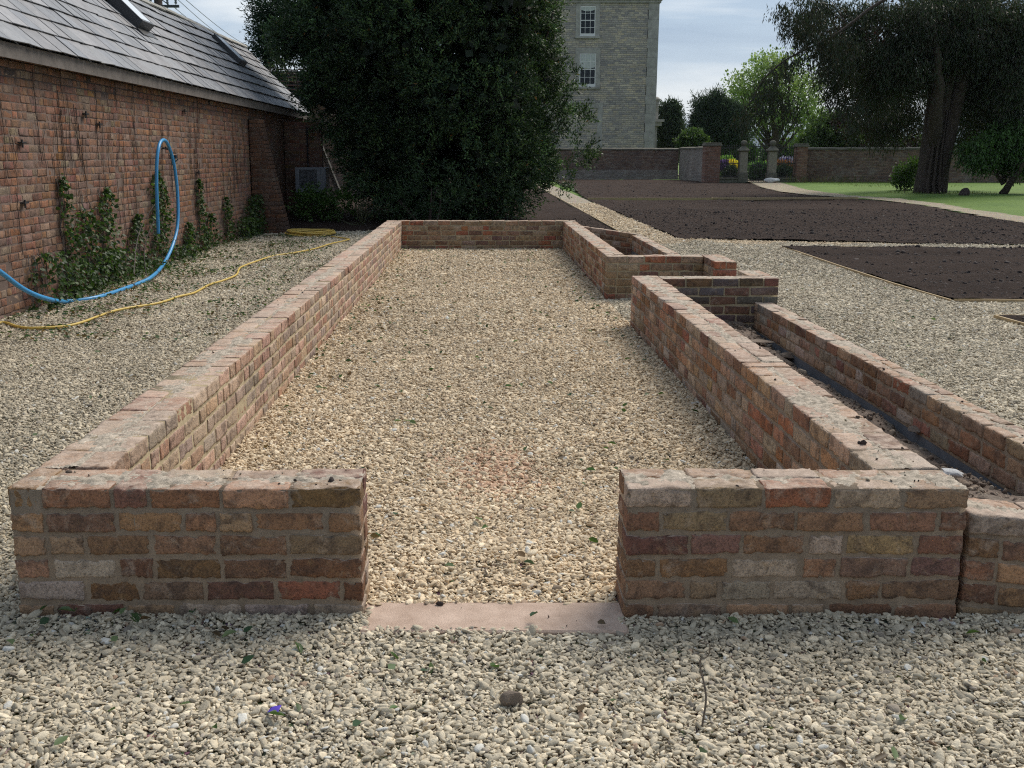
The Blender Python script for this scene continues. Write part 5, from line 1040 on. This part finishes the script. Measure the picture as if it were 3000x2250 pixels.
# little orchard tree at the right edge
limbed_tree('orchard_tree', 'small leaning fruit tree with glossy green leaves on the lawn', (2165, 421), 41.5, [(2150, 312, 46, 28), (2200, 325, 50, 36), (2108, 328, 30, 20), (2185, 285, 40, 24), (2230, 320, 40, 50), (2128, 350, 24, 8)], 1500, 10, .14, .06, [(.06, .12, .032), (.085, .16, .045), (.045, .09, .026)], M['leaf'], [(2195, 335, 1), (2130, 345, .6), (2225, 320, .7)], .16, .4, -.1, .15, .6, None)
# garden beyond the gate
GF = 'planting in the garden beyond the gate'
for (u, v_, ru, rv, Y, pal, lab, nm) in ((1568, 342, 22, 18, 68, [(.06, .12, .02), (.09, .15, .03)], 'yellow-green shrub behind the left railing', 'garden_shrub'), (1640, 345, 28, 12, 72, [(.07, .13, .03)], 'light green hedge seen through the gate', 'garden_shrub'), (1700, 345, 30, 14, 74, [(.05, .10, .03)], 'green hedge seen through the right railing', 'garden_shrub'),
        (1578, 373, 10, 9, 62, [(.012, .022, .012)], 'dark clipped box ball behind the left railing', 'box_ball'), (1640, 368, 16, 14, 62.5, [(.02, .045, .015)], 'dark rounded shrub behind the gate', 'garden_shrub'), (1693, 372, 13, 11, 62, [(.012, .024, .012)], 'dark clipped box ball behind the right railing', 'box_ball')):
    x, z = atY(u, v_, Y); k = Y / 2200; bush(nm, lab, 'shrub', [(x, Y, max(rv * k, .35), ru * k, ru * k, rv * k * 1.3)], 420, 9, .12, .09, [tuple(min(.7, c_ * 2.6) for c_ in q_) for q_ in pal], M['leaf'], GF, .5)
for (u, v_, ru, rv, Y, pal, lab) in ((1583, 357, 13, 4, 66, [(.75, .60, .04), (.80, .68, .08)], 'patch of yellow flowers behind the left railing'), (1563, 358, 8, 5, 66, [(.08, .04, .22), (.14, .08, .30)], 'patch of dark purple flowers beside the yellow flowers'), (1700, 349, 12, 4, 70, [(.26, .22, .55), (.4, .38, .6)], 'patch of lilac flowers behind the right railing'), (1690, 356, 34, 3, 69, [(.30, .12, .06), (.2, .1, .05)], 'strip of rusty red flowers beyond the gate')):
    x, z = atY(u, v_, Y); k = Y / 2200; bush('flower_patch', lab, 'flowers', [(x, Y, z, ru * k, .5, rv * k)], 160, 8, .09, .09, pal, M['leaf'], 'flower patches beyond the gate', .9, stems=3)
# hedge row filling behind the garden
for (u, ru, Y, lab) in ((1590, 34, 96, 'dark green tree mass low behind the cypress'), (1700, 60, 100, 'low green trees behind the tall pale tree'), (1780, 40, 98, 'low green trees left of the bright bushy tree')):
    x, z = atY(u, 312, Y); k = Y / 2200; bush('distant_tree', lab, 'tree', [(x, Y, z * .5, ru * k, 3, z * .62), (x + ru * k * .5, Y, z * .45, ru * k * .7, 2, z * .55)], 1300, 8, .3, .2, [(.04, .08, .03), (.055, .10, .035)], M['leaf'], GT, .5)
# grass tufts and dry stems along the wall foot
P = np.concatenate([sprinkle(17.5, 25.5, 57.2, 58.4, 60), sprinkle(18, 24, 50, 57, 10), sprinkle(17, 20.5, 41, 43.5, 40)]); n = len(P); P[:, 2] = 0.0
o = leaves(P, np.tile((0, 0, 1.), (n, 1)), .13, .02, pick_cols(n, [(.08, .14, .03), (.11, .16, .04), (.14, .13, .06)]), 'grass_tufts', M['leaf'], None, .35); struct(o, 'stuff')
P = sprinkle(atZ(1740, 400)[0], 22, 57.6, 58.8, 40); n = len(P); o = leaves(P, np.tile((0, 0, 1.), (n, 1)), .5, .02, pick_cols(n, [(.16, .12, .07), (.10, .10, .05), (.05, .08, .03)]), 'dry_weeds', M['leaf'], None, .35); struct(o, 'stuff')
# bushes and roots near the big trunk
rock('tree_stump', 'small gnarled stump on the grass right of the big trunk', 'stump', atY(2082, 415, 40)[0], 40, .12, .45, M['bark'], 44, .9, 1.0)
# conifer sprays peeping left of the evergreen
bush('dark_conifer', 'feathery dark conifer showing left of the big evergreen above the roof', 'tree', lobes_px([(600, 90, 38, 30), (580, 50, 26, 22), (610, 30, 40, 26), (575, 105, 16, 14), (585, 150, 18, 14), (570, 20, 18, 16)], 30), 800, 14, .13, .03, [(.02, .04, .028), (.03, .052, .034)], M['needle'], None, .7, -.1, .5, .12)
# fern-like tuft
P = np.tile(np.array([[-2.55, 22.6, .05]]), (26, 1)) + rng.normal(0, .04, (26, 3)) * (1, 1, 0); o = leaves(P, np.tile((0, 0, 1.), (26, 1)), .5, .03, pick_cols(26, [(.12, .13, .07)]), 'grass_tuft', M['leaf'], None, .5); tag(o, 'pale strappy tuft on the dark soil before the evergreen', 'plant')
# hills
mb = MB(); n = 90
V = []
for j, (Y, k) in enumerate(((2400, 0), (2900, 1), (3600, .7))):
    for i in range(n + 1):
        x = -1800 + 6200 * i / n; h = 62 + 16 * math.sin(i * .21) + 9 * math.sin(i * .57 + 1) + 4 * math.sin(i * 1.3); V.append((x, Y, h * k if k else -2))
mb.add(V, [(j * (n + 1) + i, j * (n + 1) + i + 1, (j + 1) * (n + 1) + i + 1, (j + 1) * (n + 1) + i) for j in range(2) for i in range(n)]); struct(mb.build('hills', M['hill'], None, True))
struct(grid('far_ground', -3000, 5000, 1500, 4000, 500, lambda P: P[:, 0] * 0 - .6, M['grass']))
# ------------------------------------------------------------------ air
hb = MB().box(-3200, 5200, -60, 4200, -3, 130).build('haze', M['white'])
m = bpy.data.materials.new('haze_air'); m.use_nodes = True; nt = m.node_tree; nt.nodes.remove(nt.nodes['Principled BSDF'])
pv = nt.nodes.new('ShaderNodeVolumePrincipled'); pv.inputs['Density'].default_value = 8e-5; pv.inputs['Color'].default_value = (.78, .87, 1, 1)
nt.links.new(pv.outputs[0], nt.nodes['Material Output'].inputs['Volume']); hb.data.materials.clear(); hb.data.materials.append(m); struct(hb, 'stuff')
